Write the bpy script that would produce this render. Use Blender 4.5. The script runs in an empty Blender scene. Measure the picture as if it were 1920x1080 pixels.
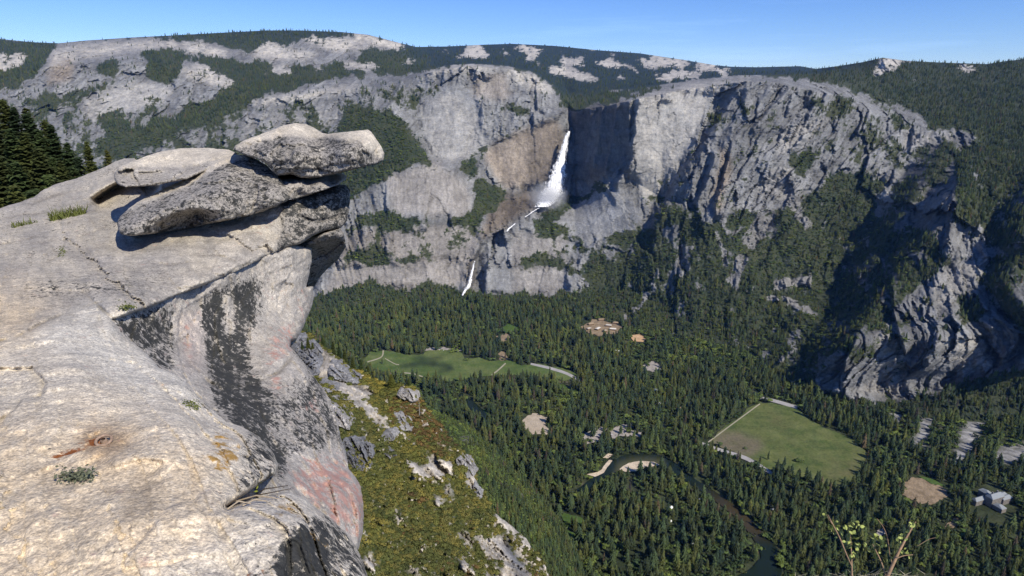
import bpy, bmesh, math, random, time
import numpy as np
from mathutils.geometry import delaunay_2d_cdt
from mathutils import Vector
T0 = time.time()
rng = np.random.default_rng(7)
random.seed(7)
SC = bpy.context.scene
COL = SC.collection
# ------------------------------------------------------------------ camera model
# camera at the origin on the overlook, valley floor 980 m below
FL, PITCH, FLOOR = 1200.0, math.radians(17.5), -980.0
SP, CP = math.sin(PITCH), math.cos(PITCH)
def ray(px, py):
    u = (np.asarray(px, float) - 960) / FL
    v = (540 - np.asarray(py, float)) / FL
    return u, CP + SP * v, -SP + CP * v
def pt(px, py, Y):
    x, y, z = ray(px, py)
    s = Y / y
    return np.stack([x * s, np.broadcast_to(Y, s.shape) * 1.0, z * s], -1)
def floorY(px, py):
    x, y, z = ray(px, py)
    return y * FLOOR / z
def on_floor(px, py, up=0.0):
    x, y, z = ray(px, py)
    s = (FLOOR + up) / z
    return np.stack([x * s, y * s, z * s], -1)
def project(p):
    d = p[..., 1] * CP - p[..., 2] * SP
    return 960 + FL * p[..., 0] / d, 540 - FL * (p[..., 1] * SP + p[..., 2] * CP) / d
# ------------------------------------------------------------------ noise
def _h(ix, iy, iz, seed):
    n = (ix.astype(np.uint32) * np.uint32(374761393) + iy.astype(np.uint32) * np.uint32(668265263)
         + iz.astype(np.uint32) * np.uint32(2147483647) + np.uint32(seed * 144665 + 12345))
    n = (n ^ (n >> np.uint32(13))) * np.uint32(1274126177)
    n = n ^ (n >> np.uint32(16))
    n = n * np.uint32(2246822519)
    return (n ^ (n >> np.uint32(15)))
def perlin(p, seed=0):
    f = np.floor(p); q = (p - f)
    i = f.astype(np.int64)
    w = q * q * q * (q * (q * 6 - 15) + 10)
    out = 0
    for dx in (0, 1):
        wx = w[..., 0] if dx else 1 - w[..., 0]
        for dy in (0, 1):
            wy = w[..., 1] if dy else 1 - w[..., 1]
            for dz in (0, 1):
                wz = w[..., 2] if dz else 1 - w[..., 2]
                h = _h(i[..., 0] + dx, i[..., 1] + dy, i[..., 2] + dz, seed)
                gx = (h & np.uint32(1023)).astype(np.float32) / 511.5 - 1
                gy = ((h >> np.uint32(10)) & np.uint32(1023)).astype(np.float32) / 511.5 - 1
                gz = ((h >> np.uint32(20)) & np.uint32(1023)).astype(np.float32) / 511.5 - 1
                out = out + wx * wy * wz * (gx * (q[..., 0] - dx) + gy * (q[..., 1] - dy) + gz * (q[..., 2] - dz))
    return out * 1.3
def fbm(p, octv=5, gain=0.5, seed=0, lac=2.03, ridged=False):
    a, s, tot = 1.0, 0, 0
    p = np.asarray(p, float)
    for k in range(octv):
        n = perlin(p, seed + k * 17)
        if ridged:
            n = 1 - 2 * np.abs(n) * 1.6
        s = s + a * n; tot += a
        a *= gain; p = p * lac + 11.3
    return s / tot
def sstep(a, b, x):
    t = np.clip((x - a) / (b - a), 0, 1)
    return t * t * (3 - 2 * t)
def cells(u, v, seed=0):
    """jointed blocks: returns three random numbers of the nearest cell, offset to its centre, and distance to the joint"""
    iu, iv = np.floor(u).astype(np.int64), np.floor(v).astype(np.int64)
    b1 = np.full(u.shape, 9.0); b2 = np.full(u.shape, 9.0); hb = np.zeros(u.shape, np.uint32); du = np.zeros(u.shape); dv = np.zeros(u.shape); z = np.zeros_like(iu)
    for a in (-1, 0, 1):
        for b in (-1, 0, 1):
            h = _h(iu + a, iv + b, z, seed)
            x = iu + a + .5 + ((h & np.uint32(1023)) / 1023. - .5) * .9 - u; y = iv + b + .5 + (((h >> np.uint32(10)) & np.uint32(1023)) / 1023. - .5) * .9 - v
            d = np.sqrt(x * x + y * y); k = d < b1
            b2 = np.where(k, b1, np.minimum(b2, d)); b1 = np.where(k, d, b1); hb = np.where(k, h, hb); du = np.where(k, x, du); dv = np.where(k, y, dv)
    h2 = (hb ^ (hb >> np.uint32(7))) * np.uint32(2654435761)
    return (h2 & np.uint32(1023)) / 1023. - .5, ((h2 >> np.uint32(10)) & np.uint32(1023)) / 1023. - .5, ((h2 >> np.uint32(20)) & np.uint32(1023)) / 1023. - .5, du, dv, b2 - b1
def blocks(u, v, seed, tilt=1.0):
    h1, h2, h3, du, dv, e = cells(u, v, seed)
    return h1 + tilt * (h2 * du * 1.6 + h3 * dv * 1.6), sstep(.10, 0, e)
def P2(px, py, s, k=0.0):
    return np.stack([px / s, py / s, np.zeros_like(px) + k], -1)
# ------------------------------------------------------------------ regions drawn as polygons, kept on a 2 px raster
CX0, CY0, CR, CW, CH = -400, -60, 2.0, 1450, 640
_gx, _gy = np.meshgrid(CX0 + CR * np.arange(CW), CY0 + CR * np.arange(CH))
def fill(poly, out):
    p = np.asarray(poly, float)
    x0, x1 = p[:, 0].min(), p[:, 0].max(); y0, y1 = p[:, 1].min(), p[:, 1].max()
    a, b = max(0, int((x0 - CX0) / CR)), min(CW, int((x1 - CX0) / CR) + 2)
    c, d = max(0, int((y0 - CY0) / CR)), min(CH, int((y1 - CY0) / CR) + 2)
    if a >= b or c >= d: return
    out[c:d, a:b] = np.maximum(out[c:d, a:b], inside(p, _gx[c:d, a:b], _gy[c:d, a:b]))
def inside(p, X, Y):
    r = np.zeros(X.shape, bool)
    n = len(p)
    for k in range(n):
        xa, ya = p[k]; xb, yb = p[(k + 1) % n]
        if ya == yb: continue
        r ^= ((ya > Y) != (yb > Y)) & (X < (xb - xa) * (Y - ya) / (yb - ya) + xa)
    return r
def blur(c, px):
    r = int(round(px / CR / 2))
    if r < 1: return c
    for _ in range(3):
        for ax in (0, 1):
            q = np.pad(c, [(r + 1, r) if i == ax else (0, 0) for i in (0, 1)], mode='edge').cumsum(ax)
            n = 2 * r + 1
            c = (q[n:, :] - q[:-n, :]) / n if ax == 0 else (q[:, n:] - q[:, :-n]) / n
    return c
def region(polys, soft=6):
    c = np.zeros((CH, CW))
    for p in polys: fill(p, c)
    return blur(c, soft)
def band(pts, soft=3):            # polyline with widths: (x, y, w)
    c = np.zeros((CH, CW))
    for (xa, ya, wa), (xb, yb, wb) in zip(pts[:-1], pts[1:]):
        L = math.hypot(xb - xa, yb - ya) + 1e-6
        nx, ny = -(yb - ya) / L, (xb - xa) / L
        fill([(xa + nx * wa / 2, ya + ny * wa / 2), (xb + nx * wb / 2, yb + ny * wb / 2),
              (xb - nx * wb / 2, yb - ny * wb / 2), (xa - nx * wa / 2, ya - ny * wa / 2)], c)
    return blur(c, soft)
def sample(c, px, py, warp=0, ws=20, seed=3):
    if warp:
        px, py = (px + warp * fbm(P2(px, py, ws, seed), 4, 0.6, seed), py + warp * fbm(P2(px, py, ws, seed + 9.5), 4, 0.6, seed + 1))
    x = np.clip((px - CX0) / CR, 0, CW - 1.001); y = np.clip((py - CY0) / CR, 0, CH - 1.001)
    i, j = x.astype(int), y.astype(int); a, b = x - i, y - j
    return (c[j, i] * (1 - a) * (1 - b) + c[j, i + 1] * a * (1 - b) + c[j + 1, i] * (1 - a) * b + c[j + 1, i + 1] * a * b)
def mix(a, b, t):
    a = np.asarray(a, float); b = np.asarray(b, float)
    return a + (b - a) * np.asarray(t)[..., None]
# ------------------------------------------------------------------ scene helpers
def tag(o, label=None, cat=None, group=None, kind=None):
    if label: o['label'] = label
    if cat: o['category'] = cat
    if group: o['group'] = group
    if kind: o['kind'] = kind
    return o
def mesh_np(name, co, faces, mat=None, col=None, smooth=True, attrs=None):
    """faces: (n,3) or (n,4) int array, or a list of such arrays"""
    if not isinstance(faces, list): faces = [faces]
    faces = [np.asarray(f, np.int32) for f in faces if len(f)]
    me = bpy.data.meshes.new(name)
    co = np.asarray(co, np.float32).reshape(-1, 3)
    me.vertices.add(len(co)); me.vertices.foreach_set('co', co.ravel())
    lv = np.concatenate([f.ravel() for f in faces])
    tot = np.concatenate([np.full(len(f), f.shape[1], np.int32) for f in faces])
    st = np.concatenate([[0], np.cumsum(tot)[:-1]]).astype(np.int32)
    me.loops.add(len(lv)); me.loops.foreach_set('vertex_index', lv)
    me.polygons.add(len(tot)); me.polygons.foreach_set('loop_start', st)
    me.update(calc_edges=True)
    me.polygons.foreach_set('use_smooth', np.full(len(tot), smooth, bool))
    if col is not None:
        a = me.color_attributes.new('Col', 'FLOAT_COLOR', 'POINT')
        c4 = np.ones((len(co), 4), np.float32); c4[:, :3] = np.clip(col, 0, 1)
        a.data.foreach_set('color', c4.ravel())
    for k, v in (attrs or {}).items():
        a = me.attributes.new(k, 'FLOAT', 'POINT'); a.data.foreach_set('value', np.asarray(v, np.float32))
    if mat: me.materials.append(mat)
    me.validate()
    return me
def obj(name, me, parent=None, loc=None):
    o = bpy.data.objects.new(name, me); COL.objects.link(o)
    if parent: o.parent = parent
    if loc is not None: o.location = loc
    return o
def empty(name, loc=(0, 0, 0)):
    o = bpy.data.objects.new(name, None); COL.objects.link(o); o.location = loc
    return o
def grid_faces(nr, nc):
    i = np.arange(nr * nc).reshape(nr, nc)
    return np.stack([i[:-1, :-1], i[:-1, 1:], i[1:, 1:], i[1:, :-1]], -1).reshape(-1, 4)
# ------------------------------------------------------------------ materials
def nodes_of(name):
    m = bpy.data.materials.new(name); m.use_nodes = True
    nt = m.node_tree; b = nt.nodes['Principled BSDF']
    b.inputs['Specular IOR Level'].default_value = 0.15
    b.inputs['Roughness'].default_value = 0.9
    return m, nt, b
def N(nt, t, **kw):
    n = nt.nodes.new(t)
    for k, v in kw.items(): setattr(n, k, v)
    return n
def noise_node(nt, scale, detail=5, rough=0.6, vec=None):
    n = N(nt, 'ShaderNodeTexNoise'); n.inputs['Scale'].default_value = scale
    n.inputs['Detail'].default_value = detail; n.inputs['Roughness'].default_value = rough
    if vec is not None: nt.links.new(vec, n.inputs['Vector'])
    return n
def ramp(nt, src, lo, hi, a=(0, 0, 0, 1), b=(1, 1, 1, 1)):
    r = N(nt, 'ShaderNodeValToRGB'); r.color_ramp.elements[0].position = lo; r.color_ramp.elements[1].position = hi
    r.color_ramp.elements[0].color = a; r.color_ramp.elements[1].color = b
    nt.links.new(src, r.inputs['Fac']); return r.outputs['Color']
def mixc(nt, mode, fac, a, b):
    m = N(nt, 'ShaderNodeMix', data_type='RGBA', blend_type=mode)
    for i, v in ((0, fac), (6, a), (7, b)):
        if hasattr(v, 'is_output'): nt.links.new(v, m.inputs[i])
        elif isinstance(v, (int, float)): m.inputs[i].default_value = v
        else: m.inputs[i].default_value = (*v, 1)
    return m.outputs[2]
def vc_material(name, scales=((0.08, .35), (0.4, .3)), bump=((0.1, 1.0),), rough=0.92, spec=0.15):
    """vertex-painted base colour broken up with procedural noise, and bump"""
    m, nt, b = nodes_of(name)
    b.inputs['Roughness'].default_value = rough; b.inputs['Specular IOR Level'].default_value = spec
    at = N(nt, 'ShaderNodeAttribute', attribute_name='Col')
    tc = N(nt, 'ShaderNodeTexCoord').outputs['Object']
    c = at.outputs['Color']
    for s, amt in scales:
        n = noise_node(nt, s, 6, 0.65, tc)
        f = ramp(nt, n.outputs['Fac'], 0.3, 0.7, (1 - amt,) * 3 + (1,), (1 + amt,) * 3 + (1,))
        c = mixc(nt, 'MULTIPLY', 1.0, c, f)
    nt.links.new(c, b.inputs['Base Color'])
    prev = None
    for s, d in bump:
        n = noise_node(nt, s, 8, 0.65, tc)
        bp = N(nt, 'ShaderNodeBump'); bp.inputs['Distance'].default_value = d; bp.inputs['Strength'].default_value = 1.0
        nt.links.new(n.outputs['Fac'], bp.inputs['Height'])
        if prev: nt.links.new(prev, bp.inputs['Normal'])
        prev = bp.outputs['Normal']
    if prev: nt.links.new(prev, b.inputs['Normal'])
    return m
def plain(name, col, var=0.25, scale=1.0, rough=0.85, rnd=0.0, bump=None, transl=0.0):
    m, nt, b = nodes_of(name)
    b.inputs['Roughness'].default_value = rough
    tc = N(nt, 'ShaderNodeTexCoord').outputs['Object']
    n = noise_node(nt, scale, 5, 0.6, tc)
    f = ramp(nt, n.outputs['Fac'], 0.3, 0.7, (1 - var,) * 3 + (1,), (1 + var,) * 3 + (1,))
    c = mixc(nt, 'MULTIPLY', 1.0, col, f)
    if rnd:
        oi = N(nt, 'ShaderNodeObjectInfo')
        f2 = ramp(nt, oi.outputs['Random'], 0, 1, (1 - rnd, 1 - rnd * .9, 1 - rnd * .6, 1), (1 + rnd, 1 + rnd * 0.8, 1 + rnd * .3, 1))
        c = mixc(nt, 'MULTIPLY', 1.0, c, f2)
        # neighbouring plants share a tone: stands differ from one another
        sn = noise_node(nt, .011, 3, .6, oi.outputs['Location'])
        c = mixc(nt, 'MULTIPLY', 1.0, c, ramp(nt, sn.outputs['Fac'], .34, .66, (.66, .74, .92, 1), (1.42, 1.30, .98, 1)))
    nt.links.new(c, b.inputs['Base Color'])
    if bump:
        bp = N(nt, 'ShaderNodeBump'); bp.inputs['Distance'].default_value = bump[1]
        nb = noise_node(nt, bump[0], 6, 0.65, tc)
        nt.links.new(nb.outputs['Fac'], bp.inputs['Height']); nt.links.new(bp.outputs['Normal'], b.inputs['Normal'])
    return m
# ------------------------------------------------------------------ camera, sun, sky
cam = bpy.data.cameras.new('camera'); cam.sensor_width = 36; cam.lens = 36 * FL / 1920
cam.clip_start = 0.1; cam.clip_end = 60000
co_ = bpy.data.objects.new('camera', cam); COL.objects.link(co_)
co_.rotation_euler = (math.pi / 2 - PITCH, 0, 0)
SC.camera = co_
SUN_AZ, SUN_EL = math.radians(137), math.radians(44)      # azimuth clockwise from the view direction (+Y)
sl = bpy.data.lights.new('sun', 'SUN'); sl.energy = 5.0; sl.angle = math.radians(0.5); sl.color = (1.0, 0.94, 0.83)
so = bpy.data.objects.new('sun', sl); COL.objects.link(so)
sd = Vector((math.sin(SUN_AZ) * math.cos(SUN_EL), math.cos(SUN_AZ) * math.cos(SUN_EL), math.sin(SUN_EL)))
so.rotation_euler = sd.to_track_quat('Z', 'Y').to_euler()
w = bpy.data.worlds.new('World'); SC.world = w; w.use_nodes = True
wn = w.node_tree; bg = wn.nodes['Background']
sky = N(wn, 'ShaderNodeTexSky', sky_type='NISHITA', sun_disc=False)
sky.sun_elevation = SUN_EL; sky.sun_rotation = SUN_AZ
sky.altitude = 2200; sky.air_density = 1.0; sky.dust_density = 0.3; sky.ozone_density = 3.0
# thin streaks of cirrus, laid out by view direction of the sky dome
tg = N(wn, 'ShaderNodeTexCoord').outputs['Generated']
mp = N(wn, 'ShaderNodeMapping'); mp.inputs['Scale'].default_value = (2.0, 2.0, 26.0); mp.inputs['Rotation'].default_value = (0, 0.10, 0.3)
wn.links.new(tg, mp.inputs['Vector'])
cn = noise_node(wn, 2.2, 7, 0.6, mp.outputs['Vector'])
cf = ramp(wn, cn.outputs['Fac'], 0.56, 0.85, (0, 0, 0, 1), (0.10, 0.10, 0.10, 1))
sc_ = mixc(wn, 'ADD', 1.0, sky.outputs['Color'], mixc(wn, 'MULTIPLY', 1.0, cf, (8, 8.5, 9)))
hs = N(wn, 'ShaderNodeHueSaturation'); hs.inputs['Saturation'].default_value = 1.15
wn.links.new(sc_, hs.inputs['Color'])
tn = mixc(wn, 'MULTIPLY', 1.0, hs.outputs['Color'], (0.82, 0.96, 1.40))
wn.links.new(tn, bg.inputs['Color']); bg.inputs['Strength'].default_value = 0.105
SC.view_settings.view_transform = 'Standard'; SC.view_settings.look = 'None'
SC.view_settings.exposure = 0; SC.view_settings.gamma = 1
SC.render.engine = 'CYCLES'
SC.cycles.max_bounces = 5; SC.cycles.diffuse_bounces = 2; SC.cycles.glossy_bounces = 2
SC.cycles.transparent_max_bounces = 16; SC.cycles.volume_bounces = 1
SC.cycles.use_denoising = True; SC.cycles.denoiser = 'OPENIMAGEDENOISE'; SC.cycles.denoising_input_passes = 'RGB_ALBEDO_NORMAL'; SC.cycles.denoising_prefilter = 'NONE'

def haze():
    m = bpy.data.materials.new('valley_haze'); m.use_nodes = True; nt = m.node_tree; nt.nodes.remove(nt.nodes['Principled BSDF'])
    v = N(nt, 'ShaderNodeVolumeScatter'); v.inputs['Color'].default_value = (.17, .40, 1, 1); v.inputs['Density'].default_value = 1.15e-5; v.inputs['Anisotropy'].default_value = 0
    nt.links.new(v.outputs[0], nt.nodes['Material Output'].inputs['Volume'])
    V = [(x, y, z) for z in (-1150, 1400) for x, y in ((-14000, 520), (14000, 520), (14000, 15500), (-14000, 15500))]
    F = [(0, 3, 2, 1), (4, 5, 6, 7), (0, 1, 5, 4), (1, 2, 6, 5), (2, 3, 7, 6), (3, 0, 4, 7)]
    tag(obj('haze', mesh_np('haze', np.array(V, float), np.array(F), m, smooth=False)), 'thin blue haze in the air over the valley', kind='structure')
haze()
# ================================================================== canyon walls, rim plateau and far ridges
SKY = [(-400, 72), (0, 73), (60, 79), (110, 81), (160, 76), (250, 70), (330, 66), (420, 61), (500, 57), (560, 57), (640, 60), (690, 65), (740, 78), (780, 88), (840, 87),
       (900, 84), (960, 82), (1040, 86), (1120, 94), (1200, 100), (1280, 112), (1340, 122), (1370, 125), (1420, 126), (1500, 124), (1530, 129), (1570, 124), (1620, 116),
       (1655, 108), (1700, 114), (1760, 117), (1850, 120), (1890, 114), (1920, 111), (2000, 104), (2400, 94)]
L0 = [(-400, 600), (580, 600), (700, 575), (880, 562), (1050, 580), (1200, 620), (1300, 640), (1400, 665), (1450, 700), (1500, 738), (1560, 748), (1620, 765), (1680, 775),
      (1750, 785), (1830, 790), (1920, 800), (2400, 825)]
#      px     F1           F2           F3           F3b          F4           F5          Y skyline
TAB = [(-400, 520, 3000, 440, 3150, 330, 3600, 250, 4000, 140, 4700, 110, 5500, 6500),
       (0,    520, 3000, 440, 3150, 320, 3600, 230, 4050, 130, 4700, 100, 5500, 6500),
       (100,  520, 3000, 440, 3150, 320, 3600, 230, 4050, 125, 4700, 96, 5600, 6500),
       (300,  560, 2900, 440, 3100, 320, 3600, 230, 4050, 115, 4800, 90, 5800, 6600),
       (400,  565, 2900, 440, 3100, 310, 3600, 240, 3950, 145, 4600, 110, 5600, 6800),
       (500,  560, 2900, 440, 3080, 310, 3600, 250, 3850, 185, 4200, 130, 5400, 6900),
       (600,  555, 2910, 425, 3080, 300, 3550, 250, 3800, 172, 4250, 120, 5600, 7000),
       (700,  530, 2950, 412, 3080, 300, 3380, 212, 3820, 163, 4250, 120, 5600, 6900),
       (760,  540, 2950, 412, 3100, 300, 3330, 230, 3780, 150, 4200, 125, 5600, 7300),
       (800,  533, 2970, 412, 3110, 305, 3340, 293, 3680, 137, 4150, 122, 5600, 9500),
       (850,  545, 2985, 413, 3140, 320, 3400, 300, 3680, 127, 4100, 118, 6000, 10000),
       (880,  548, 2990, 415, 3170, 300, 3690, 285, 3730, 124, 4100, 117, 6000, 10200),
       (940,  552, 2985, 430, 3180, 355, 3700, 262, 3780, 126, 4120, 119, 6000, 10500),
       (1000, 555, 2985, 425, 3200, 358, 3710, 235, 3810, 140, 4120, 130, 6000, 10500),
       (1040, 548, 2985, 420, 3250, 362, 3720, 213, 3830, 172, 4200, 155, 6000, 10500),
       (1060, 545, 2980, 415, 3280, 368, 3740, 208, 3850, 185, 4400, 165, 6000, 10500),
       (1078, 545, 2975, 415, 3300, 370, 3770, 288, 3830, 206, 3890, 180, 5000, 10500),
       (1130, 545, 2960, 410, 3250, 338, 3440, 290, 3560, 200, 3590, 170, 5200, 10500),
       (1180, 550, 2940, 405, 3180, 335, 3350, 262, 3340, 189, 3330, 165, 5400, 10500),
       (1240, 585, 2720, 400, 3120, 370, 3300, 273, 3360, 176, 3420, 155, 5600, 10500),
       (1300, 612, 2530, 400, 3050, 380, 3150, 272, 3310, 165, 3470, 146, 5800, 10500),
       (1340, 622, 2470, 400, 3020, 370, 3120, 265, 3300, 160, 3480, 143, 5500, 10500),
       (1400, 632, 2400, 420, 2990, 350, 3130, 250, 3240, 152, 3350, 143, 4600, 12000),
       (1450, 640, 2350, 450, 2980, 345, 3150, 250, 3260, 154, 3340, 142, 4600, 12000),
       (1500, 690, 2130, 560, 2680, 400, 3080, 280, 3240, 165, 3370, 140, 4600, 11000),
       (1560, 730, 1935, 590, 2560, 440, 3030, 330, 3230, 178, 3420, 140, 4600, 5600),
       (1650, 748, 1870, 600, 2450, 440, 3000, 330, 3250, 215, 3520, 150, 4500, 5000),
       (1700, 745, 1860, 600, 2380, 450, 2880, 330, 3200, 235, 3480, 150, 4500, 5000),
       (1750, 738, 1870, 600, 2330, 450, 2800, 330, 3130, 240, 3450, 150, 4500, 5000),
       (1850, 702, 1900, 590, 2280, 450, 2720, 330, 3050, 235, 3400, 150, 4400, 4900),
       (1920, 690, 1900, 590, 2230, 450, 2650, 330, 2980, 235, 3350, 150, 4300, 4800),
       (2400, 680, 1850, 560, 2200, 430, 2600, 310, 2900, 220, 3300, 140, 4200, 4700)]
TAB = np.array(TAB, float)
# vertical-ish creases: ground right of the line stands nearer by A metres; (w) px wide step facing left, fading over (L) px
STEPS = [
    ([(1376, 150), (1352, 185), (1300, 285), (1268, 322), (1240, 370), (1215, 420), (1200, 460)], 120, 22, 120, 60, 130),
    ([(1190, 185), (1184, 250), (1178, 300), (1150, 345)], 70, 8, 40),
    ([(1122, 200), (1118, 260), (1104, 320)], 75, 6, 16), ([(1152, 196), (1146, 250), (1132, 315)], 60, 5, 14), ([(1100, 215), (1094, 300)], 40, 5, 12),
    ([(1331, 292), (1320, 335), (1300, 375)], 60, 10, 40),
    ([(1366, 275), (1350, 340), (1335, 395)], 55, 7, 45),
    ([(1470, 170), (1430, 210), (1405, 240)], 40, 10, 60),
    ([(1160, 310), (1130, 350), (1148, 375)], 30, 8, 30),
    ([(1742, 240), (1700, 310), (1640, 390), (1600, 460), (1560, 545), (1500, 620), (1480, 660), (1470, 740)], 190, 60, 300, 110, 110),
    ([(1836, 240), (1790, 290), (1740, 350), (1700, 430), (1640, 500), (1580, 580), (1520, 660), (1490, 700), (1480, 745)], 230, 65, 500, 130, 140),
    ([(1795, 300), (1775, 380), (1768, 440), (1760, 480)], 60, 12, 60),
    ([(1915, 310), (1880, 370), (1856, 420), (1850, 470)], 200, 70, 400),
    ([(1850, 490), (1835, 530), (1860, 570), (1905, 620), (1935, 660)], 160, 60, 300),
    ([(1690, 430), (1668, 520), (1672, 590), (1690, 650), (1700, 690)], 40, 6, 50),
    ([(1600, 640), (1580, 680), (1575, 715)], 40, 6, 40),
    ([(900, 455), (884, 480), (876, 540)], -60, 14, 26),
    ([(918, 480), (905, 500), (902, 548)], 60, 10, 60),
    ([(905, 425), (912, 455), (920, 480)], -40, 14, 26),
    ([(772, 215), (775, 240), (800, 290)], -60, 10, 60),
    ([(720, 350), (722, 395)], 25, 4, 20),
    ([(1002, 155), (1003, 195)], 50, 5, 30),
    ([(1010, 330), (985, 345), (990, 370)], 40, 20, 40),
]
def walls_Y(px, py):
    sky = np.interp(px, *zip(*SKY)); l0 = np.interp(px, *zip(*L0))
    pys = [l0]; ys = [floorY(px, l0)]
    for k in range(6):
        pys.append(np.interp(px, TAB[:, 0], TAB[:, 1 + 2 * k])); ys.append(np.interp(px, TAB[:, 0], TAB[:, 2 + 2 * k]))
    pys.append(sky); ys.append(np.interp(px, TAB[:, 0], TAB[:, 13]))
    for k in range(1, 8): pys[k] = np.minimum(pys[k], pys[k - 1] - 0.5)
    lg = np.log(ys[0])
    out = lg.copy()
    for k in range(7):
        t = np.clip((pys[k] - py) / (pys[k] - pys[k + 1]), 0, 1)
        out = out + t * (np.log(ys[k + 1]) - np.log(ys[k]))
    Y = np.exp(out)
    for pl, A, wd, L, *hx in STEPS:
        pl = np.array(sorted(pl, key=lambda q: q[1]), float)
        xl = np.interp(py, pl[:, 1], pl[:, 0])
        h = 22
        hb = hx[0] if hx else 0; ht = hx[1] if len(hx) > 1 else 6; endf = sstep(pl[0, 1] - (h if ht == 6 else 0), pl[0, 1] + ht, py) * (1 - sstep(pl[-1, 1] - 6 - hb, pl[-1, 1] + (h if not hb else 0), py))
        wob = 6 * fbm(P2(px * 0 + 0.5, py, 26, pl[0, 0]), 3)
        s = px - xl - wob
        Y = Y - A * endf * sstep(0, wd, s) * np.exp(-np.maximum(s - wd, 0) / L)
    fl = floorY(px, np.maximum(py, 380.)) * (1 - .0006 * (l0 - py))
    Y = np.where((py > 400) & (fl > 0), np.minimum(Y, fl), Y)
    return Y
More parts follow.
